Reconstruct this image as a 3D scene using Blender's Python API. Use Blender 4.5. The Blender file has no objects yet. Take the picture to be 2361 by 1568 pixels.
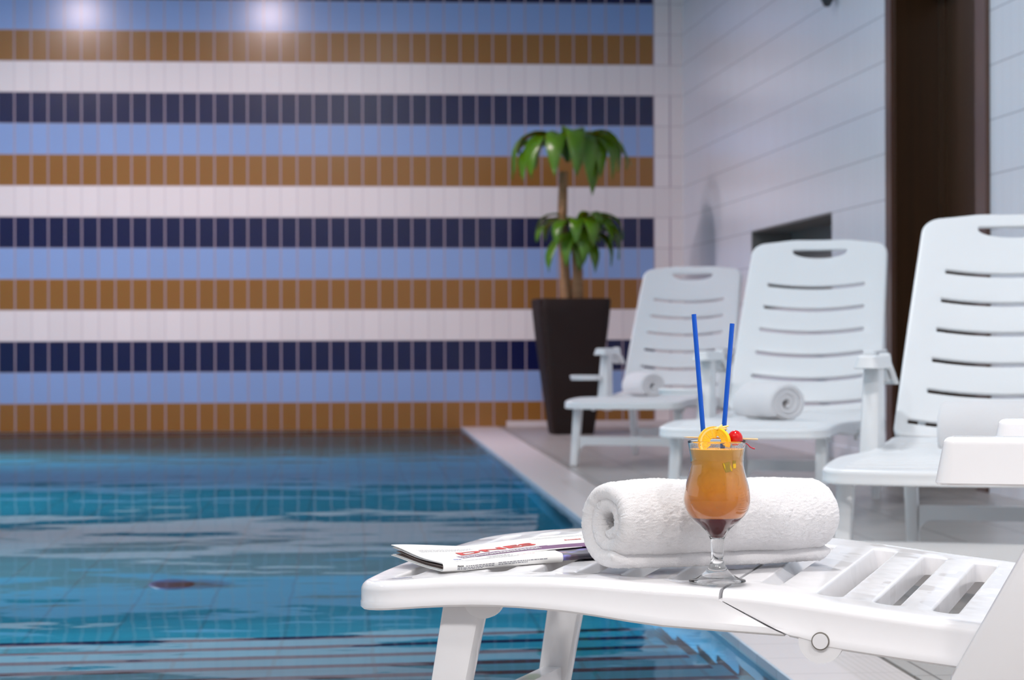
import bpy, bmesh, math, random
from math import sin, cos, pi, radians, atan2, sqrt, exp
from mathutils import Vector, Matrix, noise
from mathutils.geometry import delaunay_2d_cdt

random.seed(7)
scene = bpy.context.scene
COL = scene.collection

# ------------------------------------------------------------------ basics
def lin(c):
    return tuple((v / 12.92 if v <= 0.04045 else ((v + 0.055) / 1.055) ** 2.4) for v in [x / 255 for x in c])

def new_mat(name):
    m = bpy.data.materials.new(name)
    m.use_nodes = True
    nt = m.node_tree
    return m, nt, nt.nodes['Principled BSDF']

def simple(name, rgb, rough=0.5, **kw):
    m, nt, b = new_mat(name)
    b.inputs['Base Color'].default_value = (*lin(rgb), 1)
    b.inputs['Roughness'].default_value = rough
    for k, v in kw.items():
        b.inputs[k.replace('_', ' ')].default_value = v
    return m

class G:
    """small helper for node graphs"""
    def __init__(s, nt): s.nt = nt
    def n(s, t, **kw):
        x = s.nt.nodes.new(t)
        for k, v in kw.items(): setattr(x, k, v)
        return x
    def link(s, a, b): s.nt.links.new(a, b)
    def val(s, sock, v):
        if hasattr(v, 'is_output'): s.link(v, sock)
        else: sock.default_value = v
    def m(s, op, a, b=None, c=None):
        x = s.n('ShaderNodeMath', operation=op)
        s.val(x.inputs[0], a)
        if b is not None: s.val(x.inputs[1], b)
        if c is not None: s.val(x.inputs[2], c)
        return x.outputs[0]
    def mix(s, f, a, b):
        x = s.n('ShaderNodeMix', data_type='RGBA')
        s.val(x.inputs[0], f)
        for i, v in ((6, a), (7, b)):
            if hasattr(v, 'is_output'): s.link(v, x.inputs[i])
            else: x.inputs[i].default_value = (*v, 1)
        return x.outputs[2]
    def pos(s):
        g = s.n('ShaderNodeNewGeometry')
        x = s.n('ShaderNodeSeparateXYZ'); s.link(g.outputs['Position'], x.inputs[0])
        return x.outputs[0], x.outputs[1], x.outputs[2], g.outputs['Position']
    def objpos(s):
        g = s.n('ShaderNodeTexCoord')
        x = s.n('ShaderNodeSeparateXYZ'); s.link(g.outputs['Object'], x.inputs[0])
        return x.outputs[0], x.outputs[1], x.outputs[2], g.outputs['Object']
    def comb(s, x, y, z):
        c = s.n('ShaderNodeCombineXYZ')
        for i, v in enumerate((x, y, z)): s.val(c.inputs[i], v)
        return c.outputs[0]
    def noise(s, vec, scale, detail=2, rough=0.5):
        x = s.n('ShaderNodeTexNoise')
        s.link(vec, x.inputs['Vector'])
        x.inputs['Scale'].default_value = scale
        x.inputs['Detail'].default_value = detail
        x.inputs['Roughness'].default_value = rough
        return x.outputs['Fac']
    def white(s, vec):
        x = s.n('ShaderNodeTexWhiteNoise', noise_dimensions='3D')
        s.link(vec, x.inputs['Vector'])
        return x.outputs['Value'], x.outputs['Color']
    def bump(s, h, dist, strength=1.0):
        x = s.n('ShaderNodeBump')
        s.link(h, x.inputs['Height'])
        x.inputs['Distance'].default_value = dist
        x.inputs['Strength'].default_value = strength
        return x.outputs[0]
    def line(s, coord, pitch, width, offset=0.0):
        """1 on a joint of the given width every pitch, else 0 ; also the cell number"""
        t = s.m('DIVIDE', s.m('SUBTRACT', coord, offset), pitch)
        cell = s.m('FLOOR', t)
        fr = s.m('SUBTRACT', t, cell)
        e = s.m('MULTIPLY', s.m('MINIMUM', fr, s.m('SUBTRACT', 1.0, fr)), pitch)
        return s.m('LESS_THAN', e, width / 2), cell

def link_mesh(name, me, mat=None, parent=None):
    o = bpy.data.objects.new(name, me)
    COL.objects.link(o)
    if mat:
        for mm in (mat if isinstance(mat, (list, tuple)) else [mat]):
            me.materials.append(mm)
    if parent: o.parent = parent
    return o

def from_bm(name, bm, mat=None, parent=None, smooth=None):
    me = bpy.data.meshes.new(name)
    bmesh.ops.recalc_face_normals(bm, faces=bm.faces)
    bm.to_mesh(me); bm.free()
    shade(me, smooth)
    return link_mesh(name, me, mat, parent)

def shade(me, smooth):
    if smooth is not None:
        me.polygons.foreach_set('use_smooth', [True] * len(me.polygons))
        if smooth < 179:
            me.set_sharp_from_angle(angle=radians(smooth))
        me.update()

def from_py(name, vs, fs, mat=None, parent=None, smooth=None, fix=True):
    me = bpy.data.meshes.new(name)
    me.from_pydata(vs, [], fs)
    if fix:
        bm = bmesh.new(); bm.from_mesh(me)
        bmesh.ops.recalc_face_normals(bm, faces=bm.faces)
        bm.to_mesh(me); bm.free()
    shade(me, smooth)
    return link_mesh(name, me, mat, parent)

def tag(o, label, cat, group=None):
    o['label'] = label; o['category'] = cat
    if group: o['group'] = group
    return o

def struct(o):
    o['kind'] = 'structure'
    return o

def empty(name, M):
    o = bpy.data.objects.new(name, None)
    COL.objects.link(o)
    o.matrix_world = M
    o.empty_display_size = 0.05
    return o

def bm_box(bm, lo, hi):
    vs = [bm.verts.new((x, y, z)) for x in (lo[0], hi[0]) for y in (lo[1], hi[1]) for z in (lo[2], hi[2])]
    for f in ((0, 1, 3, 2), (4, 6, 7, 5), (0, 4, 5, 1), (2, 3, 7, 6), (0, 2, 6, 4), (1, 5, 7, 3)):
        bm.faces.new([vs[i] for i in f])
    return vs

def bm_bar(bm, a, b, wx, wy, wx2=None, wy2=None, side=Vector((0, 1, 0)), bev=0.006, seg=2):
    """rectangular bar from a to b; wy measured along side, wx along the other normal"""
    a = Vector(a); b = Vector(b); d = (b - a).normalized()
    s = (side - d * side.dot(d)).normalized(); t = s.cross(d)
    wx2 = wx2 or wx; wy2 = wy2 or wy
    vs = []
    for p, ww, hh in ((a, wx, wy), (b, wx2, wy2)):
        for i, j in ((-1, -1), (1, -1), (1, 1), (-1, 1)):
            vs.append(bm.verts.new(p + t * (i * ww / 2) + s * (j * hh / 2)))
    fs = [bm.faces.new([vs[i] for i in f]) for f in ((0, 1, 2, 3), (7, 6, 5, 4), (0, 4, 5, 1), (1, 5, 6, 2), (2, 6, 7, 3), (3, 7, 4, 0))]
    if bev:
        es = list({e for f in fs for e in f.edges})
        bmesh.ops.bevel(bm, geom=es, offset=bev, segments=seg, profile=0.5, affect='EDGES')

def tube(name, pts, rad, mat, parent=None, seg=12, closed_ends=True):
    vs, fs = [], []
    pts = [Vector(p) for p in pts]
    n = len(pts)
    rs = rad if isinstance(rad, (list, tuple)) else [rad] * n
    up = Vector((0, 0, 1))
    d0 = (pts[1] - pts[0]).normalized()
    if abs(d0.dot(up)) > 0.95: up = Vector((1, 0, 0))
    for i, p in enumerate(pts):
        d = (pts[min(i + 1, n - 1)] - pts[max(i - 1, 0)]).normalized()
        s = d.cross(up).normalized(); t = s.cross(d)
        for k in range(seg):
            a = 2 * pi * k / seg
            vs.append(p + (s * cos(a) + t * sin(a)) * rs[i])
    for i in range(n - 1):
        for k in range(seg):
            k2 = (k + 1) % seg
            fs.append((i * seg + k, i * seg + k2, (i + 1) * seg + k2, (i + 1) * seg + k))
    if closed_ends:
        fs.append(tuple(range(seg))[::-1]); fs.append(tuple(range((n - 1) * seg, n * seg)))
    return from_py(name, vs, fs, mat, parent, smooth=50)

def lathe(name, prof, mat, parent=None, seg=64, smooth=60, cap=True):
    """prof: list of (r,z); closed surface of revolution"""
    vs, fs, idx = [], [], []
    for r, z in prof:
        if r < 1e-6:
            idx.append([len(vs)] * seg); vs.append((0, 0, z))
        else:
            idx.append(list(range(len(vs), len(vs) + seg)))
            for k in range(seg):
                a = 2 * pi * k / seg
                vs.append((r * cos(a), r * sin(a), z))
    for i in range(len(prof) - 1):
        for k in range(seg):
            k2 = (k + 1) % seg
            q = [idx[i][k], idx[i][k2], idx[i + 1][k2], idx[i + 1][k]]
            u = []
            for v in q:
                if v not in u: u.append(v)
            if len(u) >= 3: fs.append(tuple(u))
    return from_py(name, vs, fs, mat, parent, smooth=smooth)

def interp(tab, x):
    """smooth (Catmull-Rom like) table interpolation"""
    if x <= tab[0][0]: return tab[0][1]
    if x >= tab[-1][0]: return tab[-1][1]
    for i in range(len(tab) - 1):
        x0, y0 = tab[i]; x1, y1 = tab[i + 1]
        if x0 <= x <= x1:
            m0 = (y1 - tab[i - 1][1]) / (x1 - tab[i - 1][0]) if i > 0 else (y1 - y0) / (x1 - x0)
            m1 = (tab[i + 2][1] - y0) / (tab[i + 2][0] - x0) if i + 2 < len(tab) else (y1 - y0) / (x1 - x0)
            h = x1 - x0; t = (x - x0) / h
            return ((2*t**3 - 3*t**2 + 1) * y0 + (t**3 - 2*t**2 + t) * h * m0 + (-2*t**3 + 3*t**2) * y1 + (t**3 - t**2) * h * m1)

def sstep(a, b, x):
    t = max(0, min(1, (x - a) / (b - a)))
    return t * t * (3 - 2 * t)

# ------------------------------------------------------------------ camera
F_PX = 85 / 36 * 2361
CAM_H = 0.70
YAW = atan2(497, F_PX)
ROLL = 0.003
fwd = Vector((sin(YAW), cos(YAW), 0))
r0 = Vector((cos(YAW), -sin(YAW), 0)); u0 = Vector((0, 0, 1))
rgt = r0 * cos(ROLL) - u0 * sin(ROLL)
upv = u0 * cos(ROLL) + r0 * sin(ROLL)
cam = bpy.data.cameras.new('camera')
cam.lens = 85; cam.sensor_width = 36; cam.sensor_fit = 'HORIZONTAL'
cam.clip_start = 0.05
cam.dof.use_dof = True
cam.dof.focus_distance = 3.36
cam.dof.aperture_fstop = 10.5
co = bpy.data.objects.new('camera', cam); COL.objects.link(co)
M = Matrix((rgt, upv, -fwd)).transposed().to_4x4()
M.translation = (0, 0, CAM_H)
co.matrix_world = M
scene.camera = co

def W(lat, d, z=0.0):
    """a place given by its distance right of and ahead of the viewpoint"""
    p = r0 * lat + fwd * d
    return Vector((p.x, p.y, z))

# ------------------------------------------------------------------ room measures
D_BACK = 19.5
XW = 3.141
X_LEFT = -7.0
Y_NEAR = -5.0
CEIL = 4.0
ROW0, ROW = 0.203, 0.2482
TW = 0.1316
STRIPE_END = 2.904
Y_POOL = 4.84
Z_WATER = -0.02
Z_FLOOR = -1.05
def xe(y): return 1.015 + (y - 4.9) * 0.0215      # pool edge
def xo(y): return 1.265 + (y - 4.9) * 0.0247      # outer edge of the edge tiles

# ------------------------------------------------------------------ materials
def tile_wall(name, striped):
    m, nt, b = new_mat(name); g = G(nt)
    x, y, z, P = g.pos()
    along = x if striped else y
    off = STRIPE_END if striped else D_BACK
    jh, row = g.line(z, ROW, 0.006, ROW0)
    jv, colm = g.line(along, TW, 0.010 if striped else 0.005, off)
    WHITE = lin((238, 231, 230)) if striped else lin((233, 236, 243))
    v, c = g.white(g.comb(colm, row, 0.37))
    if striped:
        t = g.m('FLOORED_MODULO', row, 4.0)
        NAVY, LB, BR = lin((5, 14, 66)), lin((140, 168, 216)), lin((146, 98, 40))
        colr = g.mix(g.m('COMPARE', t, 0.0, 0.2), WHITE, LB)
        colr = g.mix(g.m('COMPARE', t, 1.0, 0.2), colr, NAVY)
        colr = g.mix(g.m('COMPARE', t, 3.0, 0.2), colr, BR)
        inside = g.m('LESS_THAN', x, STRIPE_END)
        colr = g.mix(inside, WHITE, colr)
        # small tile-to-tile difference of the glaze
        hsv = g.n('ShaderNodeHueSaturation')
        g.link(colr, hsv.inputs['Color'])
        g.link(g.m('ADD', 0.97, g.m('MULTIPLY', v, 0.05)), hsv.inputs['Value'])
        colr = hsv.outputs[0]
        colr = g.mix(g.m('MULTIPLY', jv, g.m('SUBTRACT', 1.0, g.m('MULTIPLY', 0.72, g.m('COMPARE', t, 2.0, 0.2)))), colr, lin((172, 156, 168)))
        colr = g.mix(g.m('MULTIPLY', jh, 0.6), colr, lin((176, 160, 165)))
    else:
        colr = g.mix(g.m('MULTIPLY', jh, 0.75), WHITE, lin((165, 168, 178)))
        colr = g.mix(g.m('MULTIPLY', jv, 0.3), colr, lin((180, 182, 190)))
    g.link(colr, b.inputs['Base Color'])
    joint = g.m('MAXIMUM', jh, jv)
    b.inputs['Roughness'].default_value = 0.34 if striped else 0.26
    if striped:
        b.inputs['Specular IOR Level'].default_value = 0.12; b.inputs['Coat Weight'].default_value = 0.75; b.inputs['Coat Roughness'].default_value = 0.20
    # every tile sits a hair out of true
    s = g.n('ShaderNodeSeparateColor'); g.link(c, s.inputs[0])
    amp = 0.016
    nx = g.m('MULTIPLY', g.m('SUBTRACT', s.outputs[0], 0.5), amp)
    nz = g.m('MULTIPLY', g.m('SUBTRACT', s.outputs[1], 0.5), amp)
    geo = g.n('ShaderNodeNewGeometry')
    add = g.n('ShaderNodeVectorMath', operation='ADD')
    g.link(geo.outputs['Normal'], add.inputs[0])
    g.link(g.comb(nx, 0.0, nz) if striped else g.comb(0.0, nx, nz), add.inputs[1])
    nrm = g.n('ShaderNodeVectorMath', operation='NORMALIZE'); g.link(add.outputs[0], nrm.inputs[0])
    bp = g.n('ShaderNodeBump'); bp.inputs['Distance'].default_value = 0.002; bp.inputs['Strength'].default_value = 0.5
    g.link(g.m('SUBTRACT', 1.0, joint), bp.inputs['Height']); g.link(nrm.outputs[0], bp.inputs['Normal'])
    g.link(bp.outputs[0], b.inputs['Normal'])
    return m

M_STRIPE = tile_wall('striped_glazed_tiles', True)
M_WTILE = tile_wall('white_glazed_tiles', False)

def deck_mat(name, rgb, pitch_x, pitch_y, joint_rgb, jw=0.006, rough=0.3, offx=0.0):
    m, nt, b = new_mat(name); g = G(nt)
    x, y, z, P = g.pos()
    xx = g.m('SUBTRACT', x, g.m('MULTIPLY', y, 0.0235))
    jx, cx = g.line(xx, pitch_x, jw, offx)
    jy, cy = g.line(y, pitch_y, jw, 0.13)
    v, c = g.white(g.comb(cx, cy, 0.11))
    base = g.mix(v, tuple(k * 0.93 for k in lin(rgb)), lin(rgb))
    sp = g.noise(P, 240, 2)
    base = g.mix(g.m('MULTIPLY', g.m('GREATER_THAN', sp, 0.58), 0.15), base, lin((120, 118, 115)))
    j = g.m('MAXIMUM', jx, jy)
    g.link(g.mix(j, base, lin(joint_rgb)), b.inputs['Base Color'])
    b.inputs['Roughness'].default_value = rough
    g.link(g.bump(g.m('SUBTRACT', 1.0, j), 0.002), b.inputs['Normal'])
    return m

M_DECK = deck_mat('grey_deck_tiles', (178, 174, 171), 0.30, 0.30, (104, 98, 94))

def coping_mat():
    m, nt, b = new_mat('white_ribbed_edge_tiles'); g = G(nt)
    x, y, z, P = g.pos()
    jy, cy = g.line(y, 0.2482, 0.004, 0.02)
    rel = g.m('SUBTRACT', x, g.m('ADD', 0.9097, g.m('MULTIPLY', y, 0.0215)))
    rib, rc = g.line(rel, 0.016, 0.006)
    rib2, rc2 = g.line(y, 0.016, 0.006)
    outer = g.m('GREATER_THAN', rel, 0.135)
    far = g.m('LESS_THAN', y, 12.0)
    ribs = g.m('MULTIPLY', g.m('MULTIPLY', g.m('MAXIMUM', rib, rib2), outer), far)
    base = g.mix(jy, lin((216, 208, 208)), lin((168, 160, 158)))
    base = g.mix(g.m('MULTIPLY', ribs, 0.35), base, lin((170, 165, 155)))
    g.link(base, b.inputs['Base Color'])
    b.inputs['Roughness'].default_value = 0.3
    g.link(g.bump(g.m('SUBTRACT', 1.0, ribs), 0.0015), b.inputs['Normal'])
    return m
M_COPING = coping_mat()

def pool_mat(name, rgb, rough=0.35, use='xy', jw=0.012):
    m, nt, b = new_mat(name); g = G(nt)
    x, y, z, P = g.pos()
    xx = g.m('SUBTRACT', x, g.m('MULTIPLY', y, 0.0215)) if use == 'xy' else y
    yy = g.m('SUBTRACT', y, g.m('MULTIPLY', x, 0.08)) if use == 'xy' else z
    jx, cx = g.line(xx, 0.25, jw, 0.06)
    jy, cy = g.line(yy, 0.125 if use == 'xy' else 0.125, jw * 0.7, 0.0)
    v, c = g.white(g.comb(cx, cy, 0.7))
    base = g.mix(v, tuple(k * 0.86 for k in lin(rgb)), lin(rgb))
    base = g.mix(g.m('MULTIPLY', jx, 0.34), base, lin((70, 95, 100)))
    base = g.mix(g.m('MULTIPLY', jy, 0.15), base, lin((70, 95, 100)))
    g.link(base, b.inputs['Base Color'])
    b.inputs['Roughness'].default_value = rough
    return m
M_POOL = pool_mat('light_blue_pool_tiles', (56, 160, 186))
M_POOLSIDE = pool_mat('light_blue_pool_side_tiles', (205, 220, 236), use='yz', jw=0.006)
M_POOLWALL = pool_mat('blue_pool_wall_tiles', (40, 104, 138), use='yz', jw=0.006)
M_NOSING = simple('navy_step_edge_tiles', (8, 18, 64), 0.5)

def water_mat():
    m, nt, b = new_mat('pool_water'); g = G(nt)
    nt.nodes.remove(b)
    x, y, z, P = g.pos()
    v = g.comb(g.m('MULTIPLY', x, 0.8), y, 0.0)
    n1 = g.noise(v, 2.1, 1, 0.4)
    n2 = g.noise(v, 5.0, 1, 0.5)
    n3 = g.noise(v, 15.0, 1, 0.5)
    h = g.m('ADD', g.m('ADD', g.m('MULTIPLY', n1, 1.0), g.m('MULTIPLY', n2, 0.17)), g.m('MULTIPLY', n3, 0.03))
    nb = g.bump(h, 0.0046)
    rf = g.n('ShaderNodeBsdfRefraction')
    rf.inputs['IOR'].default_value = 1.33; rf.inputs['Roughness'].default_value = 0.0
    rf.inputs['Color'].default_value = (0.66, 0.92, 0.98, 1)
    gl = g.n('ShaderNodeBsdfGlossy'); gl.inputs['Roughness'].default_value = 0.02
    fr = g.n('ShaderNodeFresnel'); fr.inputs['IOR'].default_value = 1.33
    for q in (rf, gl, fr): g.link(nb, q.inputs['Normal'])
    mx = g.n('ShaderNodeMixShader')
    g.link(g.m('MULTIPLY', fr.outputs[0], 0.64), mx.inputs[0])
    g.link(rf.outputs[0], mx.inputs[1]); g.link(gl.outputs[0], mx.inputs[2])
    g.link(mx.outputs[0], nt.nodes['Material Output'].inputs['Surface'])
    return m
M_WATER = water_mat()

def plastic(name, rgb, rough=0.22, wet_spots=False):
    m, nt, b = new_mat(name); g = G(nt)
    b.inputs['Base Color'].default_value = (*lin(rgb), 1)
    x, y, z, P = g.objpos()
    nz = g.noise(P, 35, 3)
    wet = g.m('GREATER_THAN', g.noise(P, 8, 2), 0.56) if wet_spots else None
    rg = g.m('ADD', rough - 0.06, g.m('MULTIPLY', nz, 0.12))
    if wet_spots: rg = g.m('SUBTRACT', rg, g.m('MULTIPLY', wet, 0.14))
    g.link(rg, b.inputs['Roughness'])
    b.inputs['Subsurface Weight'].default_value = 0.0
    return m
M_PLASTIC = plastic('glossy_white_plastic', (235, 235, 238), 0.2, True)
M_PLASTIC2 = plastic('white_plastic_seen_matt', (236, 238, 240), 0.34)
M_CEIL = simple('white_ceiling_paint', (226, 226, 228), 0.8)
M_PLASTER = simple('pale_wall_paint', (214, 220, 228), 0.8)
M_GAP = simple('dark_joint', (120, 116, 110), 0.8)

def wood_mat(name, c1, c2):
    m, nt, b = new_mat(name); g = G(nt)
    x, y, z, P = g.pos()
    n = g.noise(g.comb(g.m('MULTIPLY', x, 30.0), g.m('MULTIPLY', y, 30.0), g.m('MULTIPLY', z, 0.8)), 1.0, 4, 0.6)
    g.link(g.mix(n, lin(c1), lin(c2)), b.inputs['Base Color'])
    b.inputs['Roughness'].default_value = 0.3
    return m
M_WOOD = wood_mat('dark_brown_wood', (40, 24, 10), (74, 46, 24))
M_WOOD2 = wood_mat('brown_trim_wood', (78, 52, 42), (100, 70, 58))

# ------------------------------------------------------------------ setting
T = 0.30
# striped wall
bm = bmesh.new(); bm_box(bm, (X_LEFT, D_BACK, -1.4), (XW + T, D_BACK + T, CEIL)); struct(from_bm('wall_back', bm, M_STRIPE))
# right wall with door opening and niche
DY0, DY1, DZ = 10.906, 12.502, 2.62
NY0, NY1, NZ0, NZ1 = 14.008, 16.542, 0.90, 1.45
bm = bmesh.new()
TR = 0.42
def seg(y0, y1, z0, z1, x0=XW): bm_box(bm, (x0, y0, z0), (XW + TR, y1, z1))
seg(Y_NEAR, DY0, -0.3, CEIL); seg(DY0, DY1, DZ, CEIL); seg(DY1, NY0, -0.3, CEIL)
seg(NY0, NY1, -0.3, NZ0); seg(NY0, NY1, NZ1, CEIL); seg(NY1, D_BACK, -0.3, CEIL)
seg(NY0, NY1, NZ0, NZ1, XW + 0.30)
struct(from_bm('wall_right', bm, M_WTILE))
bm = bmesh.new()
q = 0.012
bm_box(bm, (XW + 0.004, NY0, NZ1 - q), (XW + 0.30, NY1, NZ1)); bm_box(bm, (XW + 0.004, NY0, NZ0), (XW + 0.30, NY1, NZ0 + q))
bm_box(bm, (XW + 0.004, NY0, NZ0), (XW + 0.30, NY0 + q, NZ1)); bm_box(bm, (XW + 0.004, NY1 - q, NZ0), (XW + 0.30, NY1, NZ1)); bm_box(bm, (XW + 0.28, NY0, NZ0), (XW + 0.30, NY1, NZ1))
struct(from_bm('wall_niche', bm, simple('niche_shade_grey', (118, 118, 116), 0.5)))  # grey colour stands in for the shade inside the niche
# small dark fitting high on the wall
fit = lathe('wall_fitting', [(0, 0.0), (0.018, 0.004), (0.045, 0.06), (0.05, 0.10), (0.0, 0.11)], simple('dark_metal', (52, 54, 58), 0.4), seg=24)
fit.location = (XW - 0.055, 13.87, 2.635)
tag(fit, 'small dark cone shaped fitting high on the white tiled wall', 'wall fitting')
bm = bmesh.new(); bm_box(bm, (X_LEFT - T, Y_NEAR, -1.4), (X_LEFT, D_BACK + T, CEIL)); struct(from_bm('wall_left', bm, M_PLASTER))
bm = bmesh.new(); bm_box(bm, (X_LEFT - T, Y_NEAR - T, -0.3), (XW + TR, Y_NEAR, CEIL)); struct(from_bm('wall_front', bm, M_PLASTER))
bm = bmesh.new(); bm_box(bm, (X_LEFT - T, Y_NEAR - T, CEIL), (XW + TR, D_BACK + T, CEIL + 0.2)); struct(from_bm('ceiling', bm, M_CEIL))

def prism(name, pts, z0, z1, mat, parent=None):
    n = len(pts)
    vs = [(p[0], p[1], z1) for p in pts] + [(p[0], p[1], z0) for p in pts]
    fs = [tuple(range(n)), tuple(range(2 * n - 1, n - 1, -1))] + [(i, n + i, n + (i + 1) % n, (i + 1) % n) for i in range(n)]
    return from_py(name, vs, fs, mat, parent)

# deck
g_ = 0.012
yc = Y_POOL - 0.25
struct(prism('floor', [(X_LEFT, Y_NEAR), (XW + TR, Y_NEAR), (XW + TR, D_BACK), (xo(D_BACK) + g_, D_BACK), (xo(Y_POOL) + g_, Y_POOL), (xo(yc) + g_, yc - g_), (X_LEFT, yc - g_)], -0.3, 0.0, M_DECK))
struct(prism('trim_1', [(xe(Y_POOL), Y_POOL), (xe(Y_POOL), yc), (xo(yc), yc), (xo(D_BACK), D_BACK), (xe(D_BACK), D_BACK)], -0.035, 0.0, M_COPING))
struct(prism('trim_2', [(X_LEFT, yc), (xe(Y_POOL), yc), (xe(Y_POOL), Y_POOL), (X_LEFT, Y_POOL)], -0.035, 0.0, M_COPING))
struct(prism('trim_3', [(xo(yc), yc), (xo(yc) + g_, yc - g_), (xo(D_BACK) + g_, D_BACK), (xo(D_BACK), D_BACK)], -0.3, -0.006, M_GAP))
# plinth along the foot of the striped wall and of the white wall
bm = bmesh.new(); bm_box(bm, (1.69, D_BACK - 0.03, 0), (XW, D_BACK, 0.045)); struct(from_bm('baseboard_back', bm, M_COPING))
bm = bmesh.new()
for y0, y1 in ((Y_NEAR, DY0 - 0.17), (DY1 + 0.13, D_BACK - 0.03)): bm_box(bm, (XW - 0.012, y0, 0), (XW, y1, 0.08))
struct(from_bm('baseboard_right', bm, M_WTILE))
# pool basin
bm = bmesh.new()
yb = Y_POOL
bm_box(bm, (X_LEFT, yb - 0.25, Z_FLOOR - 0.15), (2.2, D_BACK, Z_FLOOR))
bm_box(bm, (X_LEFT, yb - 0.25, Z_FLOOR), (xe(yb), yb, -0.035))
struct(from_bm('pool_floor', bm, M_POOL))
n0, n1 = yb, D_BACK
struct(prism('pool_wall', [(xe(n0), n0 - 0.25), (xe(n0) + 0.25, n0 - 0.25), (xe(n1) + 0.25, n1), (xe(n1), n1), (xe(n0), n0)], Z_FLOOR, -0.035, M_POOLWALL))
# light blue rim tile, the upright face above the water
struct(prism('trim_4', [(xe(n0) - 0.006, n0), (xe(n0) + 0.004, n0), (xe(n1) + 0.004, n1), (xe(n1) - 0.006, n1)], -0.05, -0.0005, M_POOLSIDE))
# steps at the near end, down into the water, with navy edge tiles
steps = [(5.18, -0.15), (5.52, -0.30), (5.86, -0.45), (6.20, -0.60), (6.545, -0.75), (6.89, -0.90)]
sk = 0.083; XR = 0.99; XL = -4.2
def stepy(y, x): return y + (x - 0.03) * sk
prof = [(Y_POOL - 0.2, -0.149)]
bm = bmesh.new(); bmn = bmesh.new()
yprev = Y_POOL - 0.3
for (y, z) in steps:
    y0 = yprev
    v = []
    for zz in (Z_FLOOR - 0.05, z):
        for (xx, yy) in ((XL, stepy(y0, XL)), (XR, stepy(y0, XR)), (XR, stepy(y, XR)), (XL, stepy(y, XL))):
            v.append(bm.verts.new((xx, max(yy, Y_POOL - 0.02), zz)))
    for f in ((0, 1, 2, 3), (4, 7, 6, 5), (0, 4, 5, 1), (1, 5, 6, 2), (2, 6, 7, 3), (3, 7, 4, 0)):
        bm.faces.new([v[i] for i in f])
    # nosing
    e = 0.002
    v = []
    for zz in (z - 0.060, z + e):
        for (xx, yy) in ((XL, stepy(y - 0.052, XL)), (XR - 0.03, stepy(y - 0.052, XR - 0.03)), (XR - 0.03, stepy(y + e, XR - 0.03)), (XL, stepy(y + e, XL))):
            v.append(bmn.verts.new((xx, yy, zz)))
    for f in ((0, 1, 2, 3), (4, 7, 6, 5), (0, 4, 5, 1), (1, 5, 6, 2), (2, 6, 7, 3), (3, 7, 4, 0)):
        bmn.faces.new([v[i] for i in f])
    yprev = y - 0.001
st = struct(from_bm('pool_steps', bm, M_POOL))
from_bm('step_edging', bmn, M_NOSING, st)
# water
bm = bmesh.new()
vs = [bm.verts.new(p) for p in ((X_LEFT, Y_POOL, Z_WATER), (xe(n0) - 0.006, Y_POOL, Z_WATER), (xe(n1) - 0.006, D_BACK, Z_WATER), (X_LEFT, D_BACK, Z_WATER))]
bm.faces.new(vs)
wt = from_bm('pool_water', bm, M_WATER)
wt['kind'] = 'stuff'
tag(wt, 'clear blue rippled water filling the swimming pool', 'water')
# drain
d = lathe('pool_drain', [(0, 0.012), (0.055, 0.012), (0.075, 0.008), (0.078, 0.0), (0, 0)], simple('dark_drain', (40, 50, 90), 0.4), seg=32)
d.location = (-0.43, 8.38, Z_FLOOR); d.scale = (1.0, 2.0, 1.6)
tag(d, 'round dark drain cover on the pool floor', 'drain')

# door
door = bpy.data.objects.new('door_1', None); COL.objects.link(door); struct(door)
door.location = (XW, (DY0 + DY1) / 2, 0)
dl = Vector(door.location)
bm = bmesh.new()
bm_box(bm, (0.246, DY0 - dl.y, 0), (0.29, DY1 - dl.y, DZ))
# raised frame boards of the leaf
for a, b in ((DY1 - 0.02 - 0.11, DY1 - 0.02), (DY0 + 0.02, DY0 + 0.13), ((DY0 + DY1) / 2 - 0.1, (DY0 + DY1) / 2 + 0.1)):
    bm_box(bm, (0.232, a - dl.y, 0.01), (0.246, b - dl.y, DZ - 0.02))
from_bm('door_leaf', bm, M_WOOD, door)
bm = bmesh.new()
bm_box(bm, (-0.002, DY1 - 0.03 - dl.y, 0), (0.246, DY1 - dl.y, DZ)); bm_box(bm, (-0.002, DY0 - dl.y, 0), (0.246, DY0 + 0.03 - dl.y, DZ)); bm_box(bm, (-0.002, DY0 - dl.y, DZ - 0.03), (0.246, DY1 - dl.y, DZ))
from_bm('door_jamb', bm, M_WOOD, door)
bm = bmesh.new()
bm_box(bm, (-0.022, DY1 - 0.005 - dl.y, 0), (0.0, DY1 + 0.12 - dl.y, DZ + 0.12)); bm_box(bm, (-0.022, DY0 - 0.16 - dl.y, 0), (0.0, DY0 + 0.005 - dl.y, DZ + 0.12)); bm_box(bm, (-0.022, DY0 - dl.y, DZ), (0.0, DY1 - dl.y, DZ + 0.12))
from_bm('door_casing', bm, M_WOOD2, door)
bm = bmesh.new(); bm_box(bm, (0.215, DY0 + 0.06 - dl.y, 1.0), (0.232, DY0 + 0.1 - dl.y, 1.2)); bm_box(bm, (0.19, DY0 + 0.065 - dl.y, 1.08), (0.215, DY0 + 0.22 - dl.y, 1.1))
from_bm('door_handle', bm, simple('steel', (170, 170, 170), 0.25, Metallic=1.0), door)

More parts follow.
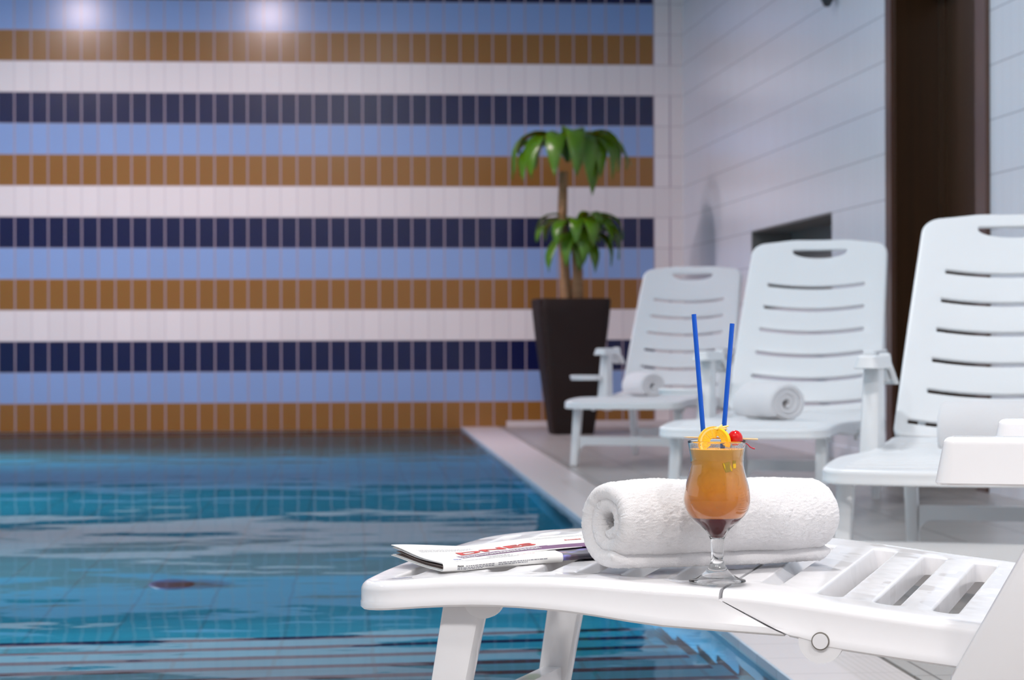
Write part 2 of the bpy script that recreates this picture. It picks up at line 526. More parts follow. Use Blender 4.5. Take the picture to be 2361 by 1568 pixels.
# ------------------------------------------------------------------ moulded panel builder
def offset_poly(pts, d):
    n = len(pts); out = []
    for i in range(n):
        p0, p1, p2 = Vector(pts[i - 1]), Vector(pts[i]), Vector(pts[(i + 1) % n])
        a = (p1 - p0).normalized(); b = (p2 - p1).normalized()
        na = Vector((-a.y, a.x)); nb = Vector((-b.y, b.x))   # left normal: inwards for CCW
        m = (na + nb)
        k = m.length_squared
        m = m * (2 / k) if k > 1e-9 else na
        q = p1 + m * d
        out.append((q.x, q.y))
    return out

def pip(p, poly):
    c = False; n = len(poly); x, y = p
    for i in range(n):
        x0, y0 = poly[i]; x1, y1 = poly[i - 1]
        if (y0 > y) != (y1 > y) and x < (x1 - x0) * (y - y0) / (y1 - y0) + x0: c = not c
    return c

def rounded(pts, rads, seg=6, step=0.04):
    """rounded CCW polygon with its straight sides divided"""
    n = len(pts); out = []
    for i in range(n):
        p = Vector(pts[i]); a = (Vector(pts[i - 1]) - p).normalized(); b = (Vector(pts[(i + 1) % n]) - p).normalized()
        r = rads[i] if isinstance(rads, (list, tuple)) else rads
        ang = a.angle(b); t = r / math.tan(ang / 2)
        s = p + a * t; e = p + b * t
        c = p + (a + b).normalized() * (r / sin(ang / 2))
        a0 = atan2(s.y - c.y, s.x - c.x); a1 = atan2(e.y - c.y, e.x - c.x)
        while a1 < a0: a1 += 2 * pi
        if a1 - a0 > pi: a1 -= 2 * pi
        for k in range(seg + 1):
            w = a0 + (a1 - a0) * k / seg
            out.append((c.x + r * cos(w), c.y + r * sin(w)))
    res = []
    for i in range(len(out)):
        p = Vector(out[i]); q = Vector(out[(i + 1) % len(out)])
        L = (q - p).length
        if L < 1e-6: continue
        k = max(1, int(L / step))
        for j in range(k): 
            w = p.lerp(q, j / k); res.append((w.x, w.y))
    return res

def slot(x0, x1, y0, y1, r=None, bow=0.0, seg=5, step=0.05):
    r = r or min(x1 - x0, y1 - y0) * 0.42
    pts = rounded([(x0, y0), (x1, y0), (x1, y1), (x0, y1)], r, seg, step)
    if bow:
        ym = (y0 + y1) / 2; h = (y1 - y0) / 2
        pts = [(x + bow * (1 - ((y - ym) / h) ** 2), y) for x, y in pts]
    return pts

def panel(name, outline, holes, mat, parent, thick=0.02, rr=0.012, skirt=0.04, wall=0.006, hole_r=0.004, grid=0.03,
          deform=None, lip=0.0, lip_h=0.011, draft=0.0, smooth=45, keepx=None):
    vs = []; fs = []
    sk = skirt if callable(skirt) else (lambda x, y: skirt)
    def inset(pts, d):
        q = offset_poly(pts, d)
        if keepx is None: return q
        return [(p[0], b[1]) if abs(p[0] - keepx) < 1e-6 else b for p, b in zip(pts, q)]
    def ring(pts, zf):
        i0 = len(vs)
        for p in pts: vs.append((p[0], p[1], zf(p[0], p[1]) if callable(zf) else zf))
        return list(range(i0, len(vs)))
    def bridge(a, b):
        n = len(a)
        for i in range(n): fs.append((a[i], a[(i + 1) % n], b[(i + 1) % n], b[i]))
    N = 5
    rings = []
    for k in range(N + 1):
        a = pi / 2 * k / N
        rings.append(ring(inset(outline, rr * (1 - sin(a))), -rr * (1 - cos(a))))
    if lip:
        rings.append(ring(inset(outline, -draft * 0.75), lambda x, y: -sk(x, y) + lip_h + 0.0012))
        rings.append(ring(inset(outline, -lip - draft * 0.75), lambda x, y: -sk(x, y) + lip_h))
    rings.append(ring(inset(outline, -lip - draft), lambda x, y: -sk(x, y) + 0.003))
    rings.append(ring(inset(outline, -lip - draft + 0.003), lambda x, y: -sk(x, y)))
    inner = inset(outline, wall)
    rings.append(ring(inner, lambda x, y: -sk(x, y)))
    rings.append(ring(inner, lambda x, y: -max(thick, rr * 1.01) if sk(x, y) > thick else -sk(x, y)))
    for a, b in zip(rings[:-1], rings[1:]): bridge(a, b)
    htop, hbot = [], []
    for h in holes:
        prev = None
        for k in range(4):
            a = pi / 2 * k / 3
            rg = ring(offset_poly(h, -hole_r * (1 - sin(a))), -hole_r * (1 - cos(a)))
            if k == 0: htop.append(rg)
            if prev: bridge(rg, prev)
            prev = rg
        rg = ring(h, -thick); bridge(rg, prev); hbot.append(rg)
    xs = [p[0] for p in outline]; ys = [p[1] for p in outline]
    def fill(oring, hrings, z, flip):
        idx = list(oring); pts = [Vector(vs[i][:2]) for i in oring]
        polys = [[tuple(p) for p in pts]]
        edges = [(i, (i + 1) % len(pts)) for i in range(len(pts))]
        for hr in hrings:
            b0 = len(pts); hp = [Vector(vs[i][:2]) for i in hr]
            pts += hp; idx += hr; polys.append([tuple(p) for p in hp])
            edges += [(b0 + i, b0 + (i + 1) % len(hp)) for i in range(len(hp))]
        nx = int((max(xs) - min(xs)) / grid); ny = int((max(ys) - min(ys)) / grid)
        bound = list(pts)
        for i in range(1, nx):
            for j in range(1, ny):
                p = Vector((min(xs) + (max(xs) - min(xs)) * i / nx, min(ys) + (max(ys) - min(ys)) * j / ny))
                if pip(p, polys[0]) and not any(pip(p, q) for q in polys[1:]) and min((p - b).length_squared for b in bound) > (grid * 0.35) ** 2:
                    vs.append((p.x, p.y, z)); idx.append(len(vs) - 1); pts.append(p)
        ov, oe, of, ovi, oei, ofi = delaunay_2d_cdt(pts, edges, [], 1, 1e-7)
        for f in of:
            c = (sum((ov[i].x for i in f)) / len(f), sum((ov[i].y for i in f)) / len(f))
            if not pip(c, polys[0]) or any(pip(c, q) for q in polys[1:]): continue
            t = [idx[ovi[i][0]] for i in f]
            if len(set(t)) == 3: fs.append(tuple(t if not flip else t[::-1]))
    fill(rings[0], htop, 0.0, False)
    fill(rings[-1], hbot, -thick, True)
    if deform: vs = [tuple(deform(*v)) for v in vs]
    return from_py(name, vs, fs, mat, parent, smooth=smooth)

# ------------------------------------------------------------------ sun lounger
PROF = [(-.05, .362), (0, .367), (.14, .379), (.30, .382), (.42, .3765), (.50, .3735), (.57, .369), (.75, .348), (.86, .336), (.95, .328), (1.08, .326), (1.2, .335), (1.32, .35)]
PROF_B = [(-.05, .359), (0, .362), (.14, .372), (.30, .376), (.50, .374), (.75, .37), (.95, .37), (1.08, .375), (1.2, .382), (1.32, .39)]

def make_lounger(M, label, group, near=False, tray=False, tilt=0.0, foot_drop=0.0, seat_len=1.32, cross_dip=0.0, recline=30.5):
    root = empty('sun_lounger', M)
    tag(root, label, 'sun lounger', group)
    mat = M_PLASTIC if near else M_PLASTIC2
    HW = 0.345
    P = PROF if near else PROF_B
    k = seat_len / 1.32
    def zt(x, y):
        return interp(P, x / k) + tilt * y - foot_drop * max(0, 1 - x / 0.5)
    def skirt(x, y): return 0.040 + 0.020 * sstep(0.15, 0.55, x)
    SEAM = 0.512
    def shear(z): return 0.092 * max(0, min(1, (-z - 0.019) / 0.038))
    def dfoot(x, y, z):
        w = max(0, min(1, (x - 0.42) / (SEAM - 0.42)))
        return (x + shear(z) * w, y, zt(x, y) + z)
    def dseat(x, y, z):
        w = max(0, min(1, (0.66 - x) / (0.66 - SEAM)))
        dip = -cross_dip * sstep(0.45, 0.7, x) * max(0, 1 - (y / 0.30) ** 2)
        return (x + shear(z) * w, y, zt(x, y) + z + dip)
    # foot panel with cross slots; its free end is a gentle arc
    out = []
    e = SEAM - 0.003
    arc = [(-0.050 + 0.026 * (t * t), -HW + 0.012 + (2 * HW - 0.024) * (1 - (t + 1) / 2)) for t in [i / 4 for i in range(-4, 5)]]
    base = [(e, -HW), (e, HW), (0.34, HW)] + [(x, y) for x, y in arc][0:1] + [(x, y) for x, y in arc][2:7] + [(x, y) for x, y in arc][8:9] + [(0.34, -HW)]
    rads = [0.0, 0.0, 0.3] + [0.085] + [0.2] * 5 + [0.085] + [0.3]
    fo = rounded(base, rads, 6, 0.035)
    holes = [slot(x, x + 0.030, -HW + 0.075, HW - 0.075, 0.012) for x in (0.018, 0.085, 0.152, 0.219, 0.286, 0.353, 0.420)]
    panel('foot_panel', fo, holes, mat, root, thick=0.024, rr=0.013, skirt=skirt, deform=dfoot, lip=0.0008, keepx=e)
    # seat panel
    s0 = SEAM + 0.002
    so = rounded([(s0, -HW), (seat_len, -HW), (seat_len, HW), (s0, HW)], [0.0, 0.02, 0.02, 0.0], 4, 0.035)
    xs = [0.628, 0.706, 0.784, 0.862, 0.940, 1.018, 1.096, 1.174]
    holes = [slot(x, x + 0.034, -HW + 0.07, HW - 0.07, 0.015) for x in xs if x < seat_len - 0.08]
    holes.insert(0, slot(0.545, 0.572, -HW + 0.11, HW - 0.11, 0.012))
    panel('seat_panel', so, holes, mat, root, thick=0.030, rr=0.014, skirt=skirt, deform=dseat, lip=0.0008, keepx=s0)
    # hinge discs in the rails
    for sgn in (-1, 1):
        yy = sgn * (HW + 0.0015)
        hb = zt(0.647, yy) - 0.051
        bm = bmesh.new()
        mx = Matrix.Translation((0.647, yy, hb)) @ Matrix.Rotation(pi / 2, 4, 'X')
        bmesh.ops.create_cone(bm, cap_ends=True, segments=40, radius1=0.0116, radius2=0.0116, depth=0.0056, matrix=mx @ Matrix.Translation((0, 0, 0)))
        bmesh.ops.bevel(bm, geom=[e_ for e_ in bm.edges if len(e_.link_faces) == 2 and abs(e_.link_faces[0].normal.dot(e_.link_faces[1].normal)) < 0.5], offset=0.0012, segments=2, affect='EDGES')
        hd = from_bm('hinge_disc', bm, mat, root, smooth=40)
        bm = bmesh.new()
        bmesh.ops.create_cone(bm, cap_ends=True, segments=40, radius1=0.01195, radius2=0.01195, depth=0.0034, matrix=mx)
        from_bm('hinge_groove', bm, M_GAP, root, smooth=40)
        bm = bmesh.new()
        bmesh.ops.create_cone(bm, cap_ends=True, segments=48, radius1=0.030, radius2=0.030, depth=0.014, matrix=Matrix.Translation((0.647, sgn * (HW - 0.0075), hb)) @ Matrix.Rotation(pi / 2, 4, 'X'))
        from_bm('hinge_plate', bm, mat, root, smooth=40)
    # front legs, splayed towards the foot end
    for sgn in (-1, 1):
        bm = bmesh.new()
        top = Vector((0.135, sgn * 0.285, zt(0.135, sgn * 0.285) - 0.028)); bot = Vector((0.072, sgn * 0.292, 0.0))
        bm_bar(bm, top, bot, 0.058, 0.044, 0.044, 0.040, bev=0.007)
        leg = from_bm('front_leg', bm, mat, root, smooth=40)
        bm = bmesh.new()
        bmesh.ops.create_cone(bm, cap_ends=True, segments=40, radius1=0.030, radius2=0.030, depth=0.012, matrix=Matrix.Translation((0.165, sgn * 0.305, zt(0.16, 0) - 0.040)) @ Matrix.Rotation(pi / 2, 4, 'X'))
        from_bm('pivot_disc', bm, mat, leg, smooth=40)
    # stretcher between the front legs, arched underneath
    def stretcher(name, xx, yw, z0, z1, rad, tk=0.03):
        top = [(yw, z1), (-yw, z1)]
        pts = [(-yw, z0 - rad)] + [(-yw + rad - rad * cos(a), z0 - rad + rad * sin(a)) for a in [pi / 2 * i / 6 for i in range(7)]]
        pts = [(-yw, z0 - rad)] + [(-yw + rad * (1 - cos(a)), z0 - rad + rad * sin(a)) for a in [pi / 2 * i / 6 for i in range(1, 7)]]
        pts += [(-p[0], p[1]) for p in pts[::-1]]
        poly = pts + top
        n = len(poly)
        vs = [(xx - tk / 2, p[0], p[1]) for p in poly] + [(xx + tk / 2, p[0], p[1]) for p in poly]
        fs = [tuple(range(n)), tuple(range(2 * n - 1, n - 1, -1))] + [(i, (i + 1) % n, n + (i + 1) % n, n + i) for i in range(n)]
        from_py(name, vs, fs, mat, root, smooth=30)
    stretcher('front_stretcher', 0.100, 0.270, 0.118, 0.165, 0.045)
    # rear legs and side rails
    RL = seat_len + 0.10
    for sgn in (-1, 1):
        bm = bmesh.new(); bm_bar(bm, (seat_len - 0.22, sgn * 0.30, 0.315), (seat_len + 0.30, sgn * 0.30, 0.315), 0.05, 0.03, bev=0.006)
        from_bm('side_rail', bm, mat, root, smooth=40)
        bm = bmesh.new(); bm_bar(bm, (RL, sgn * 0.30, 0.32), (RL + 0.05, sgn * 0.295, 0.0), 0.055, 0.042, 0.042, 0.038, bev=0.007)
        from_bm('rear_leg', bm, mat, root, smooth=40)
    stretcher('rear_stretcher', RL + 0.028, 0.275, 0.118, 0.165, 0.045)
    # backrest
    rec = radians(recline)
    hx, hz = seat_len + 0.02, P[-1][1] - 0.012
    L = 0.90
    def bdef(x, y, z):
        wv = z + 0.028 * (y / 0.33) ** 2 + 0.012 * sin(pi * x / L)
        return (hx + x * sin(rec) - wv * cos(rec), y, hz + x * cos(rec) + wv * sin(rec))
    w0, w1 = 0.342, 0.306
    bo = rounded([(0, -w0), (L - 0.036, -w1), (L, -w1 * 0.4), (L, w1 * 0.4), (L - 0.036, w1), (0, w0)], [0.03, 0.07, 0.3, 0.3, 0.07, 0.03], 8, 0.04)
    holes = []
    for i in range(6):
        u = 0.118 * (i + 0.42)
        hw = (0.252 - 0.0066 * i) if i else 0.30
        holes.append(slot(u, u + 0.0175, -hw, hw, 0.0055, bow=-0.012, seg=3, step=0.03))
    # half-moon handle opening
    hm = []
    ub = L - 0.062
    for i in range(17):
        a = pi * i / 16
        hm.append((ub - 0.042 * sin(a) ** 0.8, -0.125 * cos(a)))
    hm = hm[::-1]
    hm = [(ub + 0.004, 0.118), (ub + 0.006, 0.06), (ub + 0.006, 0.0), (ub + 0.006, -0.06), (ub + 0.004, -0.118)][::-1] + hm
    if sum(hm[i - 1][0] * hm[i][1] - hm[i][0] * hm[i - 1][1] for i in range(len(hm))) < 0: hm = hm[::-1]
    holes.append(hm)
    panel('backrest', bo, holes, mat, root, thick=0.0125, rr=0.012, skirt=0.034, wall=0.008, deform=bdef, grid=0.035)
    for sgn in (-1, 1):
        a = Vector(bdef(0.46, sgn * 0.285, -0.045)); b = Vector((seat_len + 0.27, sgn * 0.285, 0.33))
        bm = bmesh.new(); bm_bar(bm, a, b, 0.03, 0.022, bev=0.005)
        from_bm('back_strut', bm, mat, root, smooth=40)
    # armrests on leaning braces
    for sgn in (-1, 1):
        y0 = sgn * (HW + 0.012)
        ah = 0.573 if near else 0.650
        xa0, xa1 = (0.80, 1.28) if near else (seat_len - 0.46, seat_len + 0.02)
        ow = rounded([(xa0 + 0.012, y0 - 0.030), (xa1, y0 - 0.026), (xa1, y0 + 0.026), (xa0 + 0.012, y0 + 0.030)], [0.016, 0.02, 0.02, 0.016], 5, 0.05)
        def ad(x, y, z, sg=sgn):
            droop = -0.055 * sstep(xa1 - 0.18, xa1, x)
            return (x, y, ah + z + droop)
        arm = panel('armrest', ow, [], mat, root, thick=0.012, rr=0.010, skirt=0.062 if near else 0.040, deform=ad, draft=0.010, grid=0.04)
        bm = bmesh.new()
        if near:
            bm_bar(bm, (0.855, y0, 0.235), (1.022, y0, 0.535), 0.085, 0.050, 0.085, 0.046, bev=0.008)
        else:
            xb = seat_len - 0.34
            bm_bar(bm, (xb, y0, 0.29), (xb + 0.05, y0, 0.63), 0.160, 0.062, 0.090, 0.050, bev=0.012)
        from_bm('arm_brace', bm, mat, root, smooth=40)
        if not near:
            # rounded lobe under the rear of the armrest
            bm = bmesh.new()
            bmesh.ops.create_cone(bm, cap_ends=True, segments=32, radius1=0.045, radius2=0.045, depth=0.030, matrix=Matrix.Translation((seat_len - 0.06, y0, ah - 0.040)) @ Matrix.Rotation(pi / 2, 4, 'X'))
            from_bm('arm_pivot', bm, mat, root, smooth=40)
    if tray:
        cx, cy, zz = seat_len - 0.42, HW + 0.105, 0.492
        to = [(cx + 0.075 * cos(a), cy + 0.095 * sin(a)) for a in [2 * pi * i / 32 for i in range(32)]]
        panel('cup_tray', to, [], mat, root, thick=0.010, rr=0.006, skirt=0.028, deform=lambda x, y, z: (x, y, zz + z), draft=-0.008)
        bm = bmesh.new(); bm_bar(bm, (cx + 0.04, cy - 0.06, zz - 0.010), (cx + 0.085, cy - 0.105, zz - 0.010), 0.016, 0.03, bev=0.003)
        from_bm('tray_bracket', bm, mat, root, smooth=40)
    return root

def rot_z(a, loc): return Matrix.Translation(loc) @ Matrix.Rotation(a, 4, 'Z')

def axis_angle(deg_from_depth):
    """heading (about z) of a chair whose head points deg to the right of the view axis"""
    dlat, dd = sin(radians(deg_from_depth)), cos(radians(deg_from_depth))
    v = r0 * dlat + fwd * dd
    return atan2(v.y, v.x)

GRP = 'sun loungers beside the pool'
A_NEAR = radians(-17) - YAW
near_c = (-0.21 + 0.345 * sin(radians(17)), 3.40 + 0.345 * cos(radians(17)))
LN = rot_z(A_NEAR, W(*near_c))
make_lounger(LN, 'white plastic sun lounger in the foreground with the rolled towel, newspaper and cocktail on it', GRP, near=True, tilt=0.03)
def chair(lat, dd, deg, label, **kw):
    Mx = rot_z(axis_angle(deg), W(lat, dd))
    make_lounger(Mx, label, GRP, **kw)
    return Mx
C1 = chair(0.600, 13.20, 17, 'farthest white sun lounger, beside the tall potted plant, with a small rolled towel', tray=True)
C2 = chair(0.880, 9.26, 17, 'white sun lounger in the middle of the row, in front of the wall niche', tray=True)
C3 = chair(1.125, 6.24, 17, 'white sun lounger of the row nearest the camera, in front of the brown door', foot_drop=0.0, seat_len=1.40, recline=34.5)

def near_pt(s, y):
    return LN @ Vector((s, y, 0))
def near_z(s, y): return interp(PROF, s) + 0.03 * y

# ------------------------------------------------------------------ towels
def terry(name, rgb, scale):
    m, nt, b = new_mat(name); g = G(nt)
    x, y, z, P = g.objpos()
    n = g.noise(P, scale, 3, 0.7)
    n2 = g.noise(P, scale * 3, 2, 0.7)
    g.link(g.mix(n, tuple(k * 0.93 for k in lin(rgb)), lin(rgb)), b.inputs['Base Color'])
    b.inputs['Roughness'].default_value = 0.95
    b.inputs['Sheen Weight'].default_value = 0.25
    g.link(g.bump(g.m('ADD', n, n2), 0.0012), b.inputs['Normal'])
    return m
M_TOWEL = terry('white_terry_cloth', (252, 251, 253), 420)

def towel(name, M, L, R, th, turns, label, group, end_ang=-2.2, hand=1, nl=70, ns=300, disp=0.0012, squash=(1.08, 0.95), pile=0, seed=1, loose=1.04, lump=0.025):
    """a strip of cloth wound into a spiral round the local x axis"""
    vs = []
    # loop round the strip's section: x along the roll, w through the cloth
    loop = []
    hl = L / 2
    for i in range(nl + 1): loop.append((-hl + L * i / nl, th / 2))
    for k in range(1, 6): a = pi / 2 - pi * k / 6; loop.append((hl + th / 2 * cos(a), th / 2 * sin(a)))
    for i in range(nl + 1): loop.append((hl - L * i / nl, -th / 2))
    for k in range(1, 6): a = -pi / 2 - pi * k / 6; loop.append((-hl + th / 2 * cos(a), th / 2 * sin(a)))
    m = len(loop)
    Rc = R - th / 2
    r_in = max(th * 0.62, Rc - turns * th * loose)
    tot = turns * 2 * pi
    lens = []
    # equal arc steps
    tt = []
    acc = 0; N = 4000; tab = [(0, 0)]
    for i in range(N):
        t = (i + 0.5) / N
        acc += (r_in + (Rc - r_in) * t); tab.append(((i + 1) / N, acc))
    tab = [(a, b / acc) for a, b in tab]
    j = 0
    for i in range(ns + 1):
        q = i / ns
        while j < N - 1 and tab[j + 1][1] < q: j += 1
        a0, b0 = tab[j]; a1, b1 = tab[j + 1]
        tt.append(a0 + (a1 - a0) * ((q - b0) / max(1e-9, b1 - b0)))
    for i, t in enumerate(tt):
        rr_ = r_in + (Rc - r_in) * t
        ang = end_ang + hand * tot * (t - 1)
        endin = 0.010 * (1 - t) + 0.004 * noise.noise((t * 9, seed, 0))
        for (x, w) in loop:
            # rounded free ends of the strip
            f = 1.0
            ed = min(i, ns - i) / ns * tot * 0.5 * R
            if ed < th / 2: f = sqrt(max(0.02, 1 - (1 - ed / (th / 2)) ** 2))
            bulge = 1 - 0.05 * abs(x / hl) ** 4 + lump * noise.noise((x * 14, ang * 0.8, seed))
            r = (rr_ + w * f) * bulge
            xx = x - math.copysign(min(1, abs(x / hl)) ** 6 * endin, x)
            yy = r * cos(ang) * squash[0]; zz = r * sin(ang) * squash[1]
            vs.append(Vector((xx, yy, zz)))
    # settle on the support: lower side flattened
    zmin = min(v.z for v in vs)
    flat = zmin + 0.10 * R
    fs = []
    for i in range(ns):
        for k in range(m):
            k2 = (k + 1) % m
            fs.append((i * m + k, i * m + k2, (i + 1) * m + k2, (i + 1) * m + k))
    fs.append(tuple(range(m))[::-1]); fs.append(tuple(range(ns * m, (ns + 1) * m)))
    out = []
    for v in vs:
        z = v.z
        if z < flat: z = flat - (flat - z) * 0.25
        n = noise.noise(v * 110 + Vector((seed, 0, 0))) * 0.35 + noise.noise(v * 420) * 0.55 + noise.noise(v * 760) * 0.4
        d = Vector((0, v.y, v.z)).normalized() if abs(v.x) < hl else Vector((math.copysign(1, v.x), 0, 0))
        w = Vector((v.x, v.y, z)) + d * n * disp
        out.append(w)
    zb = min(p.z for p in out)
    out = [Vector((p.x, p.y, p.z - zb)) for p in out]
    o = from_py(name, out, fs, M_TOWEL, None, smooth=180)
    o.matrix_world = M
    tag(o, label, 'towel', group)
    if pile:
        ps = o.modifiers.new('pile', 'PARTICLE_SYSTEM').particle_system
        st_ = ps.settings
        st_.type = 'HAIR'; st_.count = pile; st_.hair_length = 0.0015; st_.hair_step = 2
        st_.root_radius = 0.55; st_.tip_radius = 0.5; st_.radius_scale = 0.001
        st_.use_hair_bspline = False
        st_.render_step = 2
    return o

TG = 'rolled white towels on the loungers'
# foreground towel
tc = W(0.288, 3.462)
TL = Matrix.Translation((tc.x, tc.y, 0.3765)) @ Matrix.Rotation(radians(32) - YAW, 4, 'Z') @ Matrix.Rotation(radians(1.2), 4, 'Y')
towel('rolled_towel', TL, 0.362, 0.0690, 0.0265, 2.15, 'large rolled white terry towel behind the cocktail glass on the foreground lounger', TG, end_ang=-2.05, hand=-1, pile=0, nl=150, ns=520, disp=0.0021, seed=3, squash=(1.08, 1.0), loose=1.10, lump=0.05)

def bg_towel(Mx, s, y, z, ang, label, seed, L=0.30, R=0.075):
    p = Mx @ Vector((s, y, z))
    Mt = Matrix.Translation(p) @ Matrix.Rotation(ang, 4, 'Z')
    towel('rolled_towel', Mt, L, R, 0.027, 2.9, label, TG, end_ang=-2.4, hand=1, nl=24, ns=150, disp=0.001, seed=seed)
def ang_view(deg):
    """direction deg to the left of straight ahead, turned round to point back right"""
    v = r0 * cos(radians(deg)) - fwd * sin(radians(deg))
    return atan2(v.y, v.x)
bg_towel(C1, 0.62, 0.03, 0.377, ang_view(62), 'small rolled white towel on the farthest sun lounger, near the plant', 11, L=0.20, R=0.088)
bg_towel(C2, 0.55, 0.0, 0.377, ang_view(60), 'rolled white towel on the middle sun lounger of the row', 12, L=0.24, R=0.096)
bg_towel(C3, 0.62, -0.10, 0.377, ang_view(20), 'rolled white towel half hidden by the armrest, on the lounger by the door', 13, L=0.36, R=0.095)

# ------------------------------------------------------------------ cocktail
gp = near_pt(0.494, -0.345 + 0.062); GZ = near_z(0.494, -0.283) + 0.0022
K = 3.313 / F_PX          # metres to a pixel at the glass
def gz(y): return (1345 - y) * K
outer = [(0.0, 0.0), (0.0385, 0.0), (0.0392, 0.0012), (0.0385, 0.0028), (0.030, 0.0052), (0.021, 0.0105), (0.0150, 0.0165), (0.0105, 0.0235), (0.0086, 0.031), (0.0085, 0.042), (0.0090, 0.050), (0.0094, 0.0575), (0.0118, 0.0640), (0.0150, 0.0690), (0.0215, 0.0760), (0.0310, 0.0840), (0.0385, 0.0920), (0.0438, 0.1010), (0.0462, 0.1110), (0.0460, 0.1200), (0.0440, 0.1300), (0.0410, 0.1410), (0.0380, 0.1520), (0.0362, 0.1620), (0.0362, 0.1700), (0.0378, 0.1800), (0.0400, 0.1930)]
def g_r(tab, z):
    return interp(tab, z)
osm = []
wall_tab = [(z, r) for r, z in outer if z >= 0.0575]
zs = [0.0575 + (0.193 - 0.0575) * i / 44 for i in range(45)]
op = [(r, z) for r, z in outer if z < 0.0575] + [(interp(wall_tab, z), z) for z in zs]
WT = 0.0008
ip = []
for i in range(len(zs) - 1, -1, -1):
    z = zs[i]
    if z < 0.0605: break
    r = interp(wall_tab, z)
    ip.append((max(0.0005, r - WT - (0.0006 if z < 0.075 else 0.0)), z))
zi = ip[-1][1]
prof = op + [(0.0396, 0.1937)] + ip + [(ip[-1][0] * 0.75, zi - 0.0012), (0, zi - 0.0018)]
M_GLASS, nt, b = new_mat('clear_glass')
b.inputs['Base Color'].default_value = (0.985, 0.995, 0.995, 1); b.inputs['Roughness'].default_value = 0.0
b.inputs['Transmission Weight'].default_value = 1.0; b.inputs['IOR'].default_value = 1.47
glass = lathe('cocktail_glass', prof, M_GLASS, seg=96)
glass.location = (gp.x, gp.y, GZ)
tag(glass, 'tall curved cocktail glass with a short clear stem and round foot, standing before the towel', 'glass')

def drink_mat(name, rgb, rgb2, z0, z1):
    m, nt, b = new_mat(name); g = G(nt)
    x, y, z, P = g.objpos()
    f = g.m('DIVIDE', g.m('SUBTRACT', z, z0), z1 - z0)
    f = g.m('MINIMUM', 1.0, g.m('MAXIMUM', 0.0, f))
    n = g.noise(P, 60, 3)
    f = g.m('ADD', f, g.m('MULTIPLY', g.m('SUBTRACT', n, 0.5), 0.25))
    f = g.m('MINIMUM', 1.0, g.m('MAXIMUM', 0.0, f))
    g.link(g.mix(f, lin(rgb), lin(rgb2)), b.inputs['Base Color'])
    b.inputs['Roughness'].default_value = 0.3; b.inputs['Specular IOR Level'].default_value = 0.1
    return m
drink = bpy.data.objects.new('cocktail_drink', None); COL.objects.link(drink); drink.location = (gp.x, gp.y, GZ)
tag(drink, 'orange cocktail with a dark red bottom layer inside the curved glass', 'drink')
wi = lambda z: interp(wall_tab, z) - WT - (0.0006 if z < 0.075 else 0.0) - 0.00025
zsy = 0.0885; zor = 0.1822
z0_ = zi + 0.0003
lp = [(0, z0_)] + [(wi(z), z) for z in [z0_ + 0.0004 + (zsy - z0_ - 0.0004) * i / 14 for i in range(15)]] + [(0, zsy)]
lathe('syrup_layer', lp, drink_mat('dark_red_syrup', (84, 0, 12), (120, 0, 14), 0.06, 0.09), drink, seg=64)
lp = [(0, zsy + 0.0002)] + [(wi(z), z) for z in [zsy + 0.0002 + (zor - zsy) * i / 30 for i in range(31)]] + [(0, zor + 0.0002)]
lathe('juice_layer', lp, drink_mat('orange_juice', (255, 142, 0), (255, 186, 62), 0.10, 0.186), drink, seg=64)
# condensation beads on the clear band at the top of the glass
M_BEAD, nt, b = new_mat('water_beads'); b.inputs['Transmission Weight'].default_value = 1.0; b.inputs['IOR'].default_value = 1.33; b.inputs['Roughness'].default_value = 0.05
bm = bmesh.new()
rng = random.Random(5)
for i in range(380):
    a = rng.uniform(0, 2 * pi); z = rng.uniform(0.1832, 0.191) if i < 300 else rng.uniform(0.10, 0.17)
    r = interp(wall_tab, z) - (WT if i < 300 else 0)
    s = rng.uniform(0.00025, 0.0008)
    bmesh.ops.create_icosphere(bm, subdivisions=1, radius=s, matrix=Matrix.Translation((r * cos(a), r * sin(a), z)) @ Matrix.Diagonal((1, 1, 0.8, 1)))
bd = from_bm('condensation', bm, M_BEAD, glass, smooth=180)
bd['kind'] = 'stuff'

# straws
M_STRAW = simple('blue_straw_plastic', (0, 86, 200), 0.3)
def straw(a, b, label):
    """hollow drinking straw from a (bottom) to b (top)"""
    a = Vector(a); b = Vector(b); d = b - a
    R, r, n = 0.0033, 0.0029, 20
    q = d.to_track_quat('Z', 'Y')
    L = d.length
    vs, fs = [], []
    for (rr_, z) in ((R, 0), (R, L), (r, L), (r, 0)):
        for k in range(n):
            t = 2 * pi * k / n
            vs.append(q @ Vector((rr_ * cos(t), rr_ * sin(t), z)))
    for i in range(4):
        for k in range(n):
            k2 = (k + 1) % n; i2 = (i + 1) % 4
            fs.append((i * n + k, i * n + k2, i2 * n + k2, i2 * n + k))
    o = from_py('drinking_straw', vs, fs, M_STRAW, None, smooth=50)
    o.location = a
    tag(o, label, 'straw', 'blue straws in the cocktail')
def gpt(lat_px, y_px, dd=0.0):
    """point at the glass: sideways and upwards in metres from its foot, dd further away"""
    return Vector((gp.x, gp.y, GZ)) + r0 * ((lat_px - 1658) * K) + fwd * dd + Vector((0, 0, gz(y_px)))
straw(gpt(1637, 1120, 0.010), gpt(1608.5, 727, 0.022), 'taller blue straw leaning to the left out of the cocktail')
straw(gpt(1666, 1120, 0.014), gpt(1698, 749, 0.026), 'shorter blue straw leaning to the right, above the red cherry')
